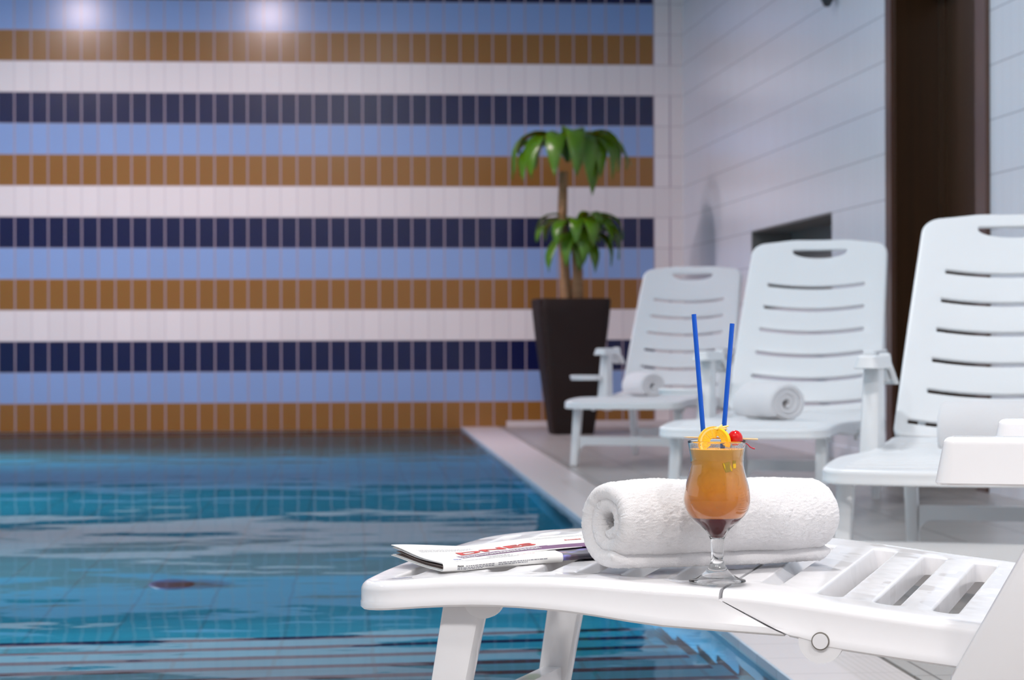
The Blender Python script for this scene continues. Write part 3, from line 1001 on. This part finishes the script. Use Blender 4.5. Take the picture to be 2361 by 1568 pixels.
# cocktail stick
M_STICK = simple('pale_bamboo', (226, 196, 150), 0.6)
s_ = tube('cocktail_stick', [gpt(1582, 1010.5, 0.000), gpt(1592, 1011, 0), gpt(1752, 1016.5, 0.004), gpt(1753.5, 1016.5, 0.004)], [0.0002, 0.0010, 0.0013, 0.0008], M_STICK, seg=10)
tag(s_, 'thin wooden cocktail stick lying across the rim of the glass', 'stick')
# orange slice, half wheel bent over the stick
def flesh():
    m, nt, b = new_mat('orange_flesh'); g = G(nt)
    x, y, z, P = g.objpos()
    n = g.noise(P, 500, 3)
    g.link(g.mix(n, lin((255, 186, 6)), lin((255, 226, 70))), b.inputs['Base Color'])
    b.inputs['Roughness'].default_value = 0.25
    b.inputs['Subsurface Weight'].default_value = 0.3; b.inputs['Subsurface Radius'].default_value = (0.006, 0.003, 0.001)
    g.link(g.bump(n, 0.0006), b.inputs['Normal'])
    return m
M_FLESH = flesh()
M_PEEL = simple('orange_peel', (255, 200, 14), 0.4)
M_PITH = simple('pale_pith', (250, 228, 140), 0.6)
oroot = empty('orange_slice', Matrix.Translation(gpt(1655, 1012, 0.0)) @ Matrix.Rotation(-YAW, 4, 'Z'))
tag(oroot, 'bent slice of orange threaded on the stick at the glass rim', 'fruit')
def arc_slab(name, r1, r2, a0, a1, tk, mat, xo_=0.0, zo=0.0, yrot=0.0, n=20, squeeze=1.0):
    vs, fs = [], []
    for i in range(n + 1):
        a = a0 + (a1 - a0) * i / n
        for r in (r1, r2):
            for t in (-tk / 2, tk / 2):
                v = Vector((r * cos(a) * squeeze, t, r * sin(a)))
                v = Matrix.Rotation(yrot, 3, 'Z') @ v
                vs.append((v.x + xo_, v.y, v.z + zo))
    for i in range(n):
        b = i * 4; c = b + 4
        for p, q in ((0, 1), (1, 3), (3, 2), (2, 0)): fs.append((b + p, b + q, c + q, c + p))
    fs.append((0, 1, 3, 2)); fs.append((n * 4, n * 4 + 2, n * 4 + 3, n * 4 + 1))
    return from_py(name, vs, fs, mat, oroot, smooth=35)
# left half: face towards the viewer; right half: peel folded over
ocx, ocz = -0.0030, -0.0065
arc_slab('peel', 0.0205, 0.0218, radians(62), radians(222), 0.0062, M_PEEL, ocx, ocz, 0.25)
arc_slab('pith', 0.0178, 0.0205, radians(62), radians(222), 0.0058, M_PITH, ocx, ocz, 0.25)
arc_slab('membrane', 0.0060, 0.0180, radians(64), radians(218), 0.0054, M_PITH, ocx, ocz, 0.25)
for i, (a0, a1) in enumerate(((66, 100), (103, 137), (140, 174), (177, 214))):
    arc_slab('segment', 0.0062, 0.0177, radians(a0), radians(a1), 0.0064, M_FLESH, ocx, ocz, 0.25, n=8)
arc_slab('peel', 0.0150, 0.0185, radians(-24), radians(75), 0.0065, M_PEEL, 0.0015, -0.0055, -0.7, squeeze=1.15)
arc_slab('segment', 0.0085, 0.0150, radians(-20), radians(78), 0.0070, M_FLESH, 0.0015, -0.0055, -0.7, squeeze=1.15)
# torn pith at the fold
bm = bmesh.new(); rng = random.Random(2)
for (x, z, dx, dz) in ((0.0065, 0.0130, 0.0115, 0.0032), (0.0045, 0.0125, 0.0045, 0.0052), (0.0030, 0.0115, -0.001, 0.0035), (0.0075, 0.0115, 0.0085, 0.0005), (0.0020, 0.0120, -0.006, 0.001)):
    a = Vector((x, -0.001, z)); b_ = a + Vector((dx, -0.001, dz))
    bm_bar(bm, a, b_, 0.0042, 0.005, 0.0018, 0.002, bev=0.0006, seg=1)
from_bm('torn_pith', bm, M_PITH, oroot, smooth=50)
# cherry
ch = bmesh.new(); bmesh.ops.create_uvsphere(ch, u_segments=40, v_segments=24, radius=0.0103)
for v in ch.verts:
    v.co.z *= 1.02
    v.co.x *= 1.0 - 0.05 * (v.co.z / 0.0103)
chm = simple('glossy_cherry_red', (206, 14, 16), 0.08, Subsurface_Weight=0.2)
cherry = from_bm('cocktail_cherry', ch, chm, smooth=180)
cherry.location = gpt(1700.5, 1013, 0.002)
tag(cherry, 'glossy red cherry threaded on the stick at the right of the rim', 'fruit')
stm = tube('cherry_stem', [Vector((0.0095, -0.002, -0.0040)), Vector((0.0170, -0.003, -0.0090)), Vector((0.0200, -0.003, -0.0125)), Vector((0.0240, -0.003, -0.0145)), Vector((0.0265, -0.003, -0.0146))], [0.0006, 0.0007, 0.0008, 0.0009, 0.0012], simple('pink_cherry_stem', (196, 18, 50), 0.3), cherry, seg=10)
stm.matrix_local = Matrix.Rotation(-YAW, 4, 'Z')
# fruit chunks showing through the juice, against the wall of the glass
def chunk(lat, y, w, h, ang, label):
    p = gpt(lat, y)
    zz = p.z - GZ
    off = (p - Vector((gp.x, gp.y, p.z)))
    lat_m = off.dot(r0); R = interp(wall_tab, zz) - WT - 0.0004
    dd = -sqrt(max(1e-6, R * R - lat_m * lat_m))
    c = Vector((gp.x, gp.y, p.z)) + r0 * lat_m + fwd * (dd + 0.0019)
    bm = bmesh.new(); bm_box(bm, (-w / 2, -0.0028, -h / 2), (w / 2, 0.0028, h / 2))
    bmesh.ops.bevel(bm, geom=list(bm.edges), offset=0.0008, segments=2, affect='EDGES')
    o = from_bm('fruit_chunk', bm, simple('yellow_fruit', (255, 192, 4), 0.3, Subsurface_Weight=0.2), smooth=40)
    nrm = atan2((c - Vector((gp.x, gp.y, 0))).dot(fwd), lat_m)
    o.matrix_world = Matrix.Translation(c) @ Matrix.Rotation(-YAW + (nrm + pi / 2), 4, 'Z') @ Matrix.Rotation(-0.15, 4, 'X') @ Matrix.Rotation(ang, 4, 'Y')
    tag(o, label, 'fruit')
chunk(1676, 1078, 0.0115, 0.0150, -0.25, 'larger yellow fruit chunk showing through the orange juice')
chunk(1691, 1072, 0.0065, 0.0125, 0.06, 'smaller yellow fruit chunk beside the larger one in the juice')

# ------------------------------------------------------------------ newspaper
na = radians(22)
nf = r0 * cos(na) + fwd * sin(na)      # along the fold
nb_ = -r0 * sin(na) + fwd * cos(na)    # away from the fold
NP0 = W(-0.0984, 3.430)
news = empty('newspaper', Matrix((nf, nb_, Vector((0, 0, 1)))).transposed().to_4x4())
news.location = (NP0.x, NP0.y, 0.0)
tag(news, 'folded newspaper with a red headline lying on the foot of the foreground lounger', 'newspaper')
LNi = LN.inverted()
def under(s, w):
    p = NP0 + nf * s + nb_ * w
    q = LNi @ Vector((p.x, p.y, 0))
    return near_z(max(-0.04, q.x), max(-0.33, min(0.33, q.y)))
def base_z(s, w):
    """height of the underside of the paper: rests on the crest of the lounger"""
    return max(under(s, w), under(0.05, 0.05)) + 0.0006
def curl(s, w):
    return 0.007 * sstep(0.06, 0.24, w) * (1 - sstep(0.0, 0.16, s)) 
def puff(s, w):
    return 0.006 * sstep(0.03, 0.22, s) * sin(pi * min(1, max(0, w / 0.25)))
M_PAPER = simple('newsprint', (232, 232, 230), 0.75)
M_PURPLE = simple('printed_purple', (112, 74, 112), 0.7)
M_RED = simple('printed_red', (196, 58, 54), 0.7)
M_DARK = simple('printed_black', (36, 34, 44), 0.6)
M_INK = simple('printed_grey', (112, 114, 124), 0.75)
M_BLUEINK = simple('printed_blue', (110, 120, 200), 0.6)
M_PAGE_SHADE = simple('page_gap_shade', (120, 104, 98), 0.7)  # shadow between the folded pages, put in as a brown sheet colour
def photo_mat():
    m, nt, b = new_mat('printed_photo'); g = G(nt)
    x, y, z, P = g.objpos()
    n = g.noise(g.comb(x, g.m('MULTIPLY', y, 3.0), z), 16, 3, 0.6)
    cr = g.n('ShaderNodeValToRGB'); g.link(n, cr.inputs[0])
    e = cr.color_ramp.elements
    e[0].position = 0.40; e[0].color = (*lin((40, 38, 50)), 1)
    e[1].position = 0.66; e[1].color = (*lin((170, 110, 100)), 1)
    for p, c in ((0.50, (70, 54, 66)), (0.57, (120, 120, 190)), (0.61, (96, 52, 56))):
        q = cr.color_ramp.elements.new(p); q.color = (*lin(c), 1)
    g.link(cr.outputs[0], b.inputs['Base Color']); b.inputs['Roughness'].default_value = 0.35
    return m
M_PHOTO = photo_mat()

def sheet(name, L0, L1, wmax, zb, zt_, r, mats, fmat, tk=0.0009, ns=48, nw=34, right=None, gap=0.0, w0=0.0):
    """a folded sheet: lower leaf, round fold at w=0, upper leaf"""
    path = []
    for i in range(nw + 1): path.append((wmax * (1 - i / nw) ** 1.0, 0))
    path = [(w if w > r else r, k) for w, k in path if w > r]
    lower = [(w, zb) for w, _ in path]
    arc = [(r - r * sin(a) if True else 0, (zb + zt_) / 2 - (zt_ - zb) / 2 * cos(a)) for a in [pi * i / 8 for i in range(9)]]
    upper = [(w, zt_) for w, _ in path[::-1]]
    full = lower + arc + upper
    nl_ = len(lower); m = len(full)
    vs, fs, mi = [], [], []
    for i in range(ns + 1):
        for k, (w, h) in enumerate(full):
            w = w + w0
            f = i / ns
            s1 = L1 if right is None else right(w, k >= nl_ + 5)
            s = L0 + (s1 - L0) * f
            is_up = (h - zb) / max(1e-6, (zt_ - zb))
            z = base_z(s, w) + h + curl(s, w) * (0.75 + 0.5 * is_up) + puff(s, w) * is_up + gap * is_up * sstep(0.03, 0.15, w)
            vs.append((s, w, z))
    for i in range(ns):
        for k in range(m - 1):
            a = i * m + k
            fs.append((a, a + 1, a + m + 1, a + m))
            s = (vs[a][0] + vs[a + m + 1][0]) / 2; w = (vs[a][1] + vs[a + m + 1][1]) / 2
            mi.append(fmat(s, w, k >= nl_ + 4))
    o = from_py(name, vs, fs, mats, news, smooth=60, fix=False)
    o.data.polygons.foreach_set('material_index', mi)
    sol = o.modifiers.new('t', 'SOLIDIFY'); sol.thickness = tk; sol.offset = 0
    return o
NH = 0.0125
def band(s): return 0.052 - 0.010 * sstep(0.0, 0.3, s)
def cover_m(s, w, up):
    if not up: return 0
    b0 = band(s)
    if b0 < w < b0 + 0.032 and s > 0.05 - 0.0 * w: return 1
    return 0
def right_end(w, up):
    # the outer page stops short at the fold and runs on farther back
    return 0.185 if w < 0.030 else 0.185 - 0.05 * sstep(0.030, 0.038, w) if w < 0.040 else 0.135 + 0.20 * sstep(0.040, 0.050, w)
sheet('cover_sheet', 0.0, 0.30, 0.225, 0.0006, NH, 0.0055, [M_PAPER, M_PURPLE], cover_m, right=right_end, tk=0.0011, ns=80, nw=60)
sheet('inner_sheet', 0.002, 0.178, 0.222, 0.0020, NH - 0.0016, 0.0045, [M_PAPER], lambda s, w, u: 0, tk=0.0008, gap=-0.002, w0=0.0016)
sheet('inner_sheet', 0.004, 0.172, 0.210, 0.0030, NH - 0.0060, 0.0030, [M_PAGE_SHADE], lambda s, w, u: 0, tk=0.0008, gap=-0.002, w0=0.0032)
sheet('inner_sheet', 0.006, 0.165, 0.205, 0.0042, NH - 0.0072, 0.0020, [M_PAGE_SHADE], lambda s, w, u: 0, tk=0.0006, gap=-0.001, w0=0.0046)
sheet('photo_page', 0.010, 0.33, 0.198, 0.0026, NH - 0.0028, 0.0040, [M_PHOTO, M_DARK], lambda s, w, u: 0, tk=0.0008, gap=-0.002, w0=0.0024)
def top_z(s, w):
    return base_z(s, w) + NH + curl(s, w) * 1.25 + puff(s, w) + 0.0009
def text_on(name, body, s0, w0, size, mat, stretch=1.0, skew=0.0, slope=0.0, hscale=1.0):
    cu = bpy.data.curves.new('t', 'FONT'); cu.body = body; cu.size = 1.0; cu.resolution_u = 3; cu.offset = 0.035
    to = bpy.data.objects.new('t', cu); COL.objects.link(to)
    dg = bpy.context.evaluated_depsgraph_get(); dg.update()
    me = bpy.data.meshes.new_from_object(to.evaluated_get(dg))
    bpy.data.objects.remove(to); bpy.data.curves.remove(cu)
    bm = bmesh.new(); bm.from_mesh(me); bpy.data.meshes.remove(me)
    # embolden and cut so that it follows the curved paper
    for i in range(1, 12):
        x = i * 0.25
        bmesh.ops.bisect_plane(bm, geom=list(bm.verts) + list(bm.edges) + list(bm.faces), plane_co=(x, 0, 0), plane_no=(1, 0, 0))
    for v in bm.verts:
        s = s0 + v.co.x * size * hscale + skew * v.co.y * size
        w = w0 + v.co.y * size * stretch + slope * v.co.x * size * hscale
        v.co = (s, w, top_z(s, w) + 0.0003)
    me = bpy.data.meshes.new(name); bm.to_mesh(me); bm.free()
    return link_mesh(name, me, mat, news)
text_on('headline', 'DNES', 0.060, 0.090, 0.050, M_RED, hscale=0.98, stretch=0.80)
# lines of small print: grey strokes too fine to read
def strokes(name, rows, mat, rng):
    vs, fs = [], []
    for (w, s0, s1, hgt, wordy) in rows:
        s = s0
        while s < s1:
            l = rng.uniform(0.0018, 0.0065) if wordy else s1 - s0
            e = min(s + l, s1)
            n = max(1, int((e - s) / 0.006))
            for j in range(n):
                a = s + (e - s) * j / n; b = s + (e - s) * (j + 1) / n
                i = len(vs)
                for (p, q) in ((a, w), (b, w), (b, w + hgt), (a, w + hgt)): vs.append((p, q, top_z(p, q) + 0.0003))
                fs.append((i, i + 1, i + 2, i + 3))
            s = e + rng.uniform(0.0007, 0.0013)
    return from_py(name, vs, fs, mat, news, fix=False)
rng = random.Random(9)
strokes('small_print', [(0.0095 + 0.0032 * i, 0.022 + 0.002 * rng.random(), 0.112 + 0.02 * rng.random(), 0.0010, True) for i in range(4)], M_INK, rng)
strokes('small_print', [(0.026 + 0.005 * i, 0.08, 0.118 - 0.004 * i, 0.0022, True) for i in range(3)], M_INK, rng)
strokes('small_print', [(0.135 + 0.007 * i, 0.015, 0.10, 0.0016, True) for i in range(4)], M_INK, rng)
strokes('small_print', [(0.150 + 0.007 * i, 0.20, 0.31, 0.0016, True) for i in range(5)], M_INK, rng)
strokes('blue_print', [(0.036, 0.030, 0.042, 0.006, True)], M_BLUEINK, rng)
strokes('white_print', [(band(0.1) + 0.006 + 0.009 * i, 0.05, 0.175, 0.0045, True) for i in range(2)], M_PAPER, rng)
strokes('red_print', [(0.0215, 0.122, 0.150, 0.0016, True)], M_RED, rng)
strokes('red_print', [(0.108, 0.235, 0.262, 0.008, True), (0.095, 0.262, 0.31, 0.004, True)], M_RED, rng)
# print on the folded front edge
def edge_text(name, body, s0, z0, size, mat):
    cu = bpy.data.curves.new('t', 'FONT'); cu.body = body; cu.size = 1.0; cu.resolution_u = 2; cu.offset = 0.045
    to = bpy.data.objects.new('t', cu); COL.objects.link(to)
    dg = bpy.context.evaluated_depsgraph_get(); dg.update()
    me = bpy.data.meshes.new_from_object(to.evaluated_get(dg))
    bpy.data.objects.remove(to); bpy.data.curves.remove(cu)
    for v in me.vertices:
        s = s0 + v.co.x * size; z = z0 + v.co.y * size
        hh = (z - 0.0006) / (NH - 0.0006) * 2 - 1
        w = 0.0055 - 0.0055 * sqrt(max(0, 1 - hh * hh)) - 0.0009
        v.co = (s, w, base_z(s, 0) + z)
    me.name = name
    return link_mesh(name, me, mat, news)
edge_text('place_name', 'PRAHA', 0.0215, 0.0064, 0.0030, M_DARK)
vs, fs = [], []
for zrow, s0, s1 in ((0.0066, 0.034, 0.078), (0.0042, 0.0215, 0.078), (0.0022, 0.0215, 0.06), (0.0070, 0.084, 0.160), (0.0046, 0.084, 0.13)):
    s = s0
    while s < s1:
        e = min(s1, s + rng.uniform(0.0018, 0.006)); i = len(vs)
        for (p, z) in ((s, zrow), (e, zrow), (e, zrow + 0.0011), (s, zrow + 0.0011)):
            hh = (z - 0.0006) / (NH - 0.0006) * 2 - 1
            vs.append((p, 0.0055 - 0.0055 * sqrt(max(0, 1 - hh * hh)) - 0.0008, base_z(p, 0) + z))
        fs.append((i, i + 1, i + 2, i + 3)); s = e + 0.0009
from_py('small_print', vs, fs, M_INK, news, fix=False)

# ------------------------------------------------------------------ potted plant
def leaf_mat():
    m, nt, b = new_mat('glossy_green_leaf'); g = G(nt)
    x, y, z, P = g.objpos()
    n = g.noise(P, 5, 2)
    g.link(g.mix(n, lin((34, 74, 8)), lin((92, 140, 16))), b.inputs['Base Color'])
    b.inputs['Roughness'].default_value = 0.3
    b.inputs['Subsurface Weight'].default_value = 0.05
    return m
M_LEAF = leaf_mat()
def bark_mat():
    m, nt, b = new_mat('tan_cane_bark'); g = G(nt)
    x, y, z, P = g.objpos()
    n = g.noise(g.comb(x, y, g.m('MULTIPLY', z, 3.0)), 14, 4, 0.6)
    g.link(g.mix(n, lin((120, 88, 58)), lin((176, 136, 98))), b.inputs['Base Color'])
    b.inputs['Roughness'].default_value = 0.8
    g.link(g.bump(n, 0.004), b.inputs['Normal'])
    return m
M_BARK = bark_mat()
def pot_mat():
    m, nt, b = new_mat('dark_brown_woven'); g = G(nt)
    x, y, z, P = g.objpos()
    w = g.m('MULTIPLY', g.m('SINE', g.m('MULTIPLY', z, 300.0)), g.m('SINE', g.m('MULTIPLY', g.m('ADD', x, y), 200.0)))
    g.link(g.mix(g.m('ADD', 0.5, g.m('MULTIPLY', w, 0.5)), lin((26, 16, 14)), lin((42, 28, 24))), b.inputs['Base Color'])
    b.inputs['Roughness'].default_value = 0.6; b.inputs['Specular IOR Level'].default_value = 0.25
    g.link(g.bump(w, 0.002), b.inputs['Normal'])
    return m
pc = W(0.437, 17.98)
plant = empty('potted_plant', Matrix.Translation(pc) @ Matrix.Rotation(-YAW + 0.12, 4, 'Z'))
tag(plant, 'tall dracaena like plant with two leafy crowns in a dark brown square planter', 'plant')
PM = simple('potting_soil', (40, 30, 22), 0.95)
vs, fs = [], []
def sq(h, r, seg=6):
    return rounded([(-h, -h), (h, -h), (h, h), (-h, h)], r, seg, 1.0)
levels = [(0.148, 0.0), (0.155, 0.02), (0.20, 0.36), (0.25, 0.78), (0.262, 0.90), (0.268, 0.995), (0.262, 1.005), (0.245, 1.005), (0.24, 0.95)]
base_n = None
for h, z in levels:
    p = sq(h, h * 0.22); base_n = len(p)
    vs += [(x, y, z) for x, y in p]
for i in range(len(levels) - 1):
    for k in range(base_n):
        k2 = (k + 1) % base_n
        fs.append((i * base_n + k, i * base_n + k2, (i + 1) * base_n + k2, (i + 1) * base_n + k))
fs.append(tuple(range(base_n))[::-1])
from_py('planter', vs, fs, pot_mat(), plant, smooth=40)
p = sq(0.243, 0.05)
from_py('soil', [(x, y, 0.955) for x, y in p], [tuple(range(len(p)))], PM, plant)
tube('cane', [(-0.035, 0, 0.94), (-0.045, 0, 1.3), (-0.06, 0.01, 1.6), (-0.05, 0.0, 1.95)], [0.042, 0.038, 0.036, 0.032], M_BARK, plant, seg=14)
tube('cane', [(0.045, -0.02, 0.94), (0.05, -0.02, 1.2), (0.04, -0.01, 1.42)], [0.044, 0.040, 0.036], M_BARK, plant, seg=14)
tube('cane', [(0.035, 0.07, 0.94), (0.055, 0.06, 1.2), (0.06, 0.05, 1.50)], [0.034, 0.030, 0.026], M_BARK, plant, seg=14)
def foliage(name, centre, leaves, spread=1.0):
    vs, fs = [], []
    for (az, el, L, wd, drop) in leaves:
        n = 12
        p = Vector(centre); e = el
        dirh = Vector((cos(az), sin(az), 0)); side = Vector((-sin(az), cos(az), 0))
        b0 = len(vs)
        for i in range(n + 1):
            t = i / n
            w = wd * (sin(pi * min(1, t * 0.9 + 0.10)) ** 0.8) * (1 if t < 0.98 else 0.1) * (0.45 + 0.55 * min(1, t * 2.5))
            tang = dirh * cos(e) * spread + Vector((0, 0, 1)) * sin(e)
            nrm = -dirh * sin(e) + Vector((0, 0, 1)) * cos(e)
            wob = 0.006 * sin(t * 12 + az * 3)
            vs.append(p - side * w + nrm * (0.35 * w + wob)); vs.append(p.copy()); vs.append(p + side * w + nrm * (0.35 * w - wob))
            p = p + tang * (L / n)
            e = max(-1.5, e - drop / n * (0.6 + 0.9 * t))
        for i in range(n):
            a = b0 + i * 3
            fs.append((a, a + 1, a + 4, a + 3)); fs.append((a + 1, a + 2, a + 5, a + 4))
    o = from_py(name, vs, fs, M_LEAF, plant, smooth=180, fix=False)
    sol = o.modifiers.new('t', 'SOLIDIFY'); sol.thickness = 0.0012
    return o
rng = random.Random(21)
top = []
for az, el, L, wd, dr in ((175, 55, .66, .060, 3.0), (188, 66, .72, .066, 3.4), (165, 74, .62, .055, 3.2), (205, 48, .62, .066, 2.9), (222, 62, .70, .070, 3.5), (245, 66, .72, .068, 3.6), (268, 72, .78, .066, 3.9),
                          (285, 64, .76, .064, 3.9), (300, 60, .68, .066, 3.4), (318, 58, .70, .066, 3.3), (336, 66, .68, .058, 3.3), (350, 58, .66, .062, 2.7), (2, 44, .60, .062, 1.9), (15, 70, .70, .060, 3.2),
                          (40, 64, .62, .06, 3.0), (70, 70, .60, .06, 3.2), (100, 74, .60, .06, 3.2), (130, 70, .60, .06, 3.2), (150, 50, .55, .06, 2.6), (290, 36, .62, .06, 3.2), (238, 80, .5, .05, 2.9), (60, 82, .42, .05, 2.2), (200, 84, .40, .05, 2.4), (345, 82, .44, .05, 2.6)):
    top.append((radians(az + rng.uniform(-5, 5)), radians(el), L * 1.05, wd * 1.2, dr * 1.12))
foliage('foliage', (-0.02, 0.0, 2.02), top, 0.92)
low = []
for az, el, L, wd, dr in ((180, 50, .44, .034, 2.7), (196, 40, .40, .042, 2.2), (170, 62, .46, .034, 3.0), (215, -10, .44, .052, 1.5), (232, 46, .42, .05, 2.9), (258, 52, .44, .052, 3.2), (290, 48, .46, .056, 3.1),
                          (312, 46, .46, .058, 2.8), (332, 40, .46, .056, 2.5), (348, 56, .50, .05, 2.8), (4, 36, .46, .05, 2.3), (20, 56, .48, .046, 2.9), (50, 50, .42, .05, 2.7), (90, 55, .42, .05, 2.7), (130, 50, .42, .05, 2.6),
                          (276, 16, .44, .054, 2.6), (322, 6, .44, .056, 2.0), (245, 0, .40, .046, 2.2), (300, 70, .40, .05, 3.0), (338, 20, .46, .05, 2.2), (268, -30, .34, .046, 1.5), (296, -20, .40, .05, 1.4)):
    low.append((radians(az + rng.uniform(-5, 5)), radians(el), L * 1.05, wd * 1.05, dr * 1.1))
foliage('foliage', (0.045, -0.01, 1.50), low, 0.95)

# ------------------------------------------------------------------ light
def area(name, loc, target, size, power, color=(1, 1, 1), shape='DISK', size_y=None, spread=pi):
    l = bpy.data.lights.new(name, 'AREA'); l.energy = power; l.color = color; l.shape = shape; l.size = size
    if size_y: l.size_y = size_y
    l.spread = spread
    o = bpy.data.objects.new(name, l); COL.objects.link(o)
    o.location = loc
    o.rotation_euler = (Vector(target) - Vector(loc)).to_track_quat('-Z', 'Y').to_euler()
    return o
WARM = (1.0, 0.88, 0.84); COOL = (0.84, 0.92, 1.0)
# bright lamps under the ceiling close to the striped wall
PINK = (1.0, 0.80, 0.84)
area('ceiling_lamp', (-1.96, 16.4, 3.76), (-1.96, 16.4, 0), 0.17, 180, PINK)
area('ceiling_lamp', (-0.24, 16.4, 3.76), (-0.24, 16.4, 0), 0.17, 180, PINK)
area('ceiling_lamp', (-3.35, 16.4, 3.86), (-3.35, 16.4, 0), 0.40, 60, PINK)
# ceiling lamps over the near deck, the loungers and the pool
NEUT = (1.0, 0.95, 0.92)
for x, y, p, c in ((-2.0, 0.2, 175, NEUT), (0.3, -0.4, 165, NEUT), (2.2, 0.6, 100, NEUT), (0.7, 3.2, 150, NEUT),
                   (0.7, 7.4, 95, (0.95, 0.97, 1)), (1.0, 11.6, 50, (0.95, 0.97, 1)), (-2.55, 9.5, 70, (1, 0.92, 0.9)), (-0.33, 9.7, 55, (1, 0.92, 0.9)), (-4.5, 5, 45, NEUT), (-4.8, 13, 25, NEUT)):
    area('ceiling_lamp', (x, y, 3.95), (x, y, 0), 0.45, p, c)
# windows along the left wall let in cool daylight
area('window_daylight', (X_LEFT + 0.05, 7.0, 1.9), (3, 7.0, 1.2), 10.0, 66, COOL, 'RECTANGLE', 2.6)
# unseen underwater fill lights, added to brighten the pool floor and steps
for y, p, dx in ((5.7, 640, 2.8), (8.6, 190, 2.8), (12.0, 190, 2.8), (16.0, 150, 2.8)):
    area('pool_fill', (X_LEFT + 0.06, y, -0.20), (X_LEFT + dx, y, -1.0), 0.3, p, (0.9, 0.98, 1.0), spread=radians(36))

w = bpy.data.worlds.new('World'); scene.world = w; w.use_nodes = True
w.node_tree.nodes['Background'].inputs[0].default_value = (0.75, 0.85, 1, 1)
w.node_tree.nodes['Background'].inputs[1].default_value = 0.3

scene.cycles.caustics_reflective = False
scene.cycles.caustics_refractive = True
scene.cycles.max_bounces = 14
scene.cycles.transmission_bounces = 12
scene.cycles.glossy_bounces = 5
scene.cycles.diffuse_bounces = 4
scene.cycles.sample_clamp_indirect = 6
scene.view_settings.view_transform = 'Standard'
scene.view_settings.look = 'None'
scene.view_settings.exposure = -0.9
scene.view_settings.gamma = 1.0
scene.view_settings.use_curve_mapping = False
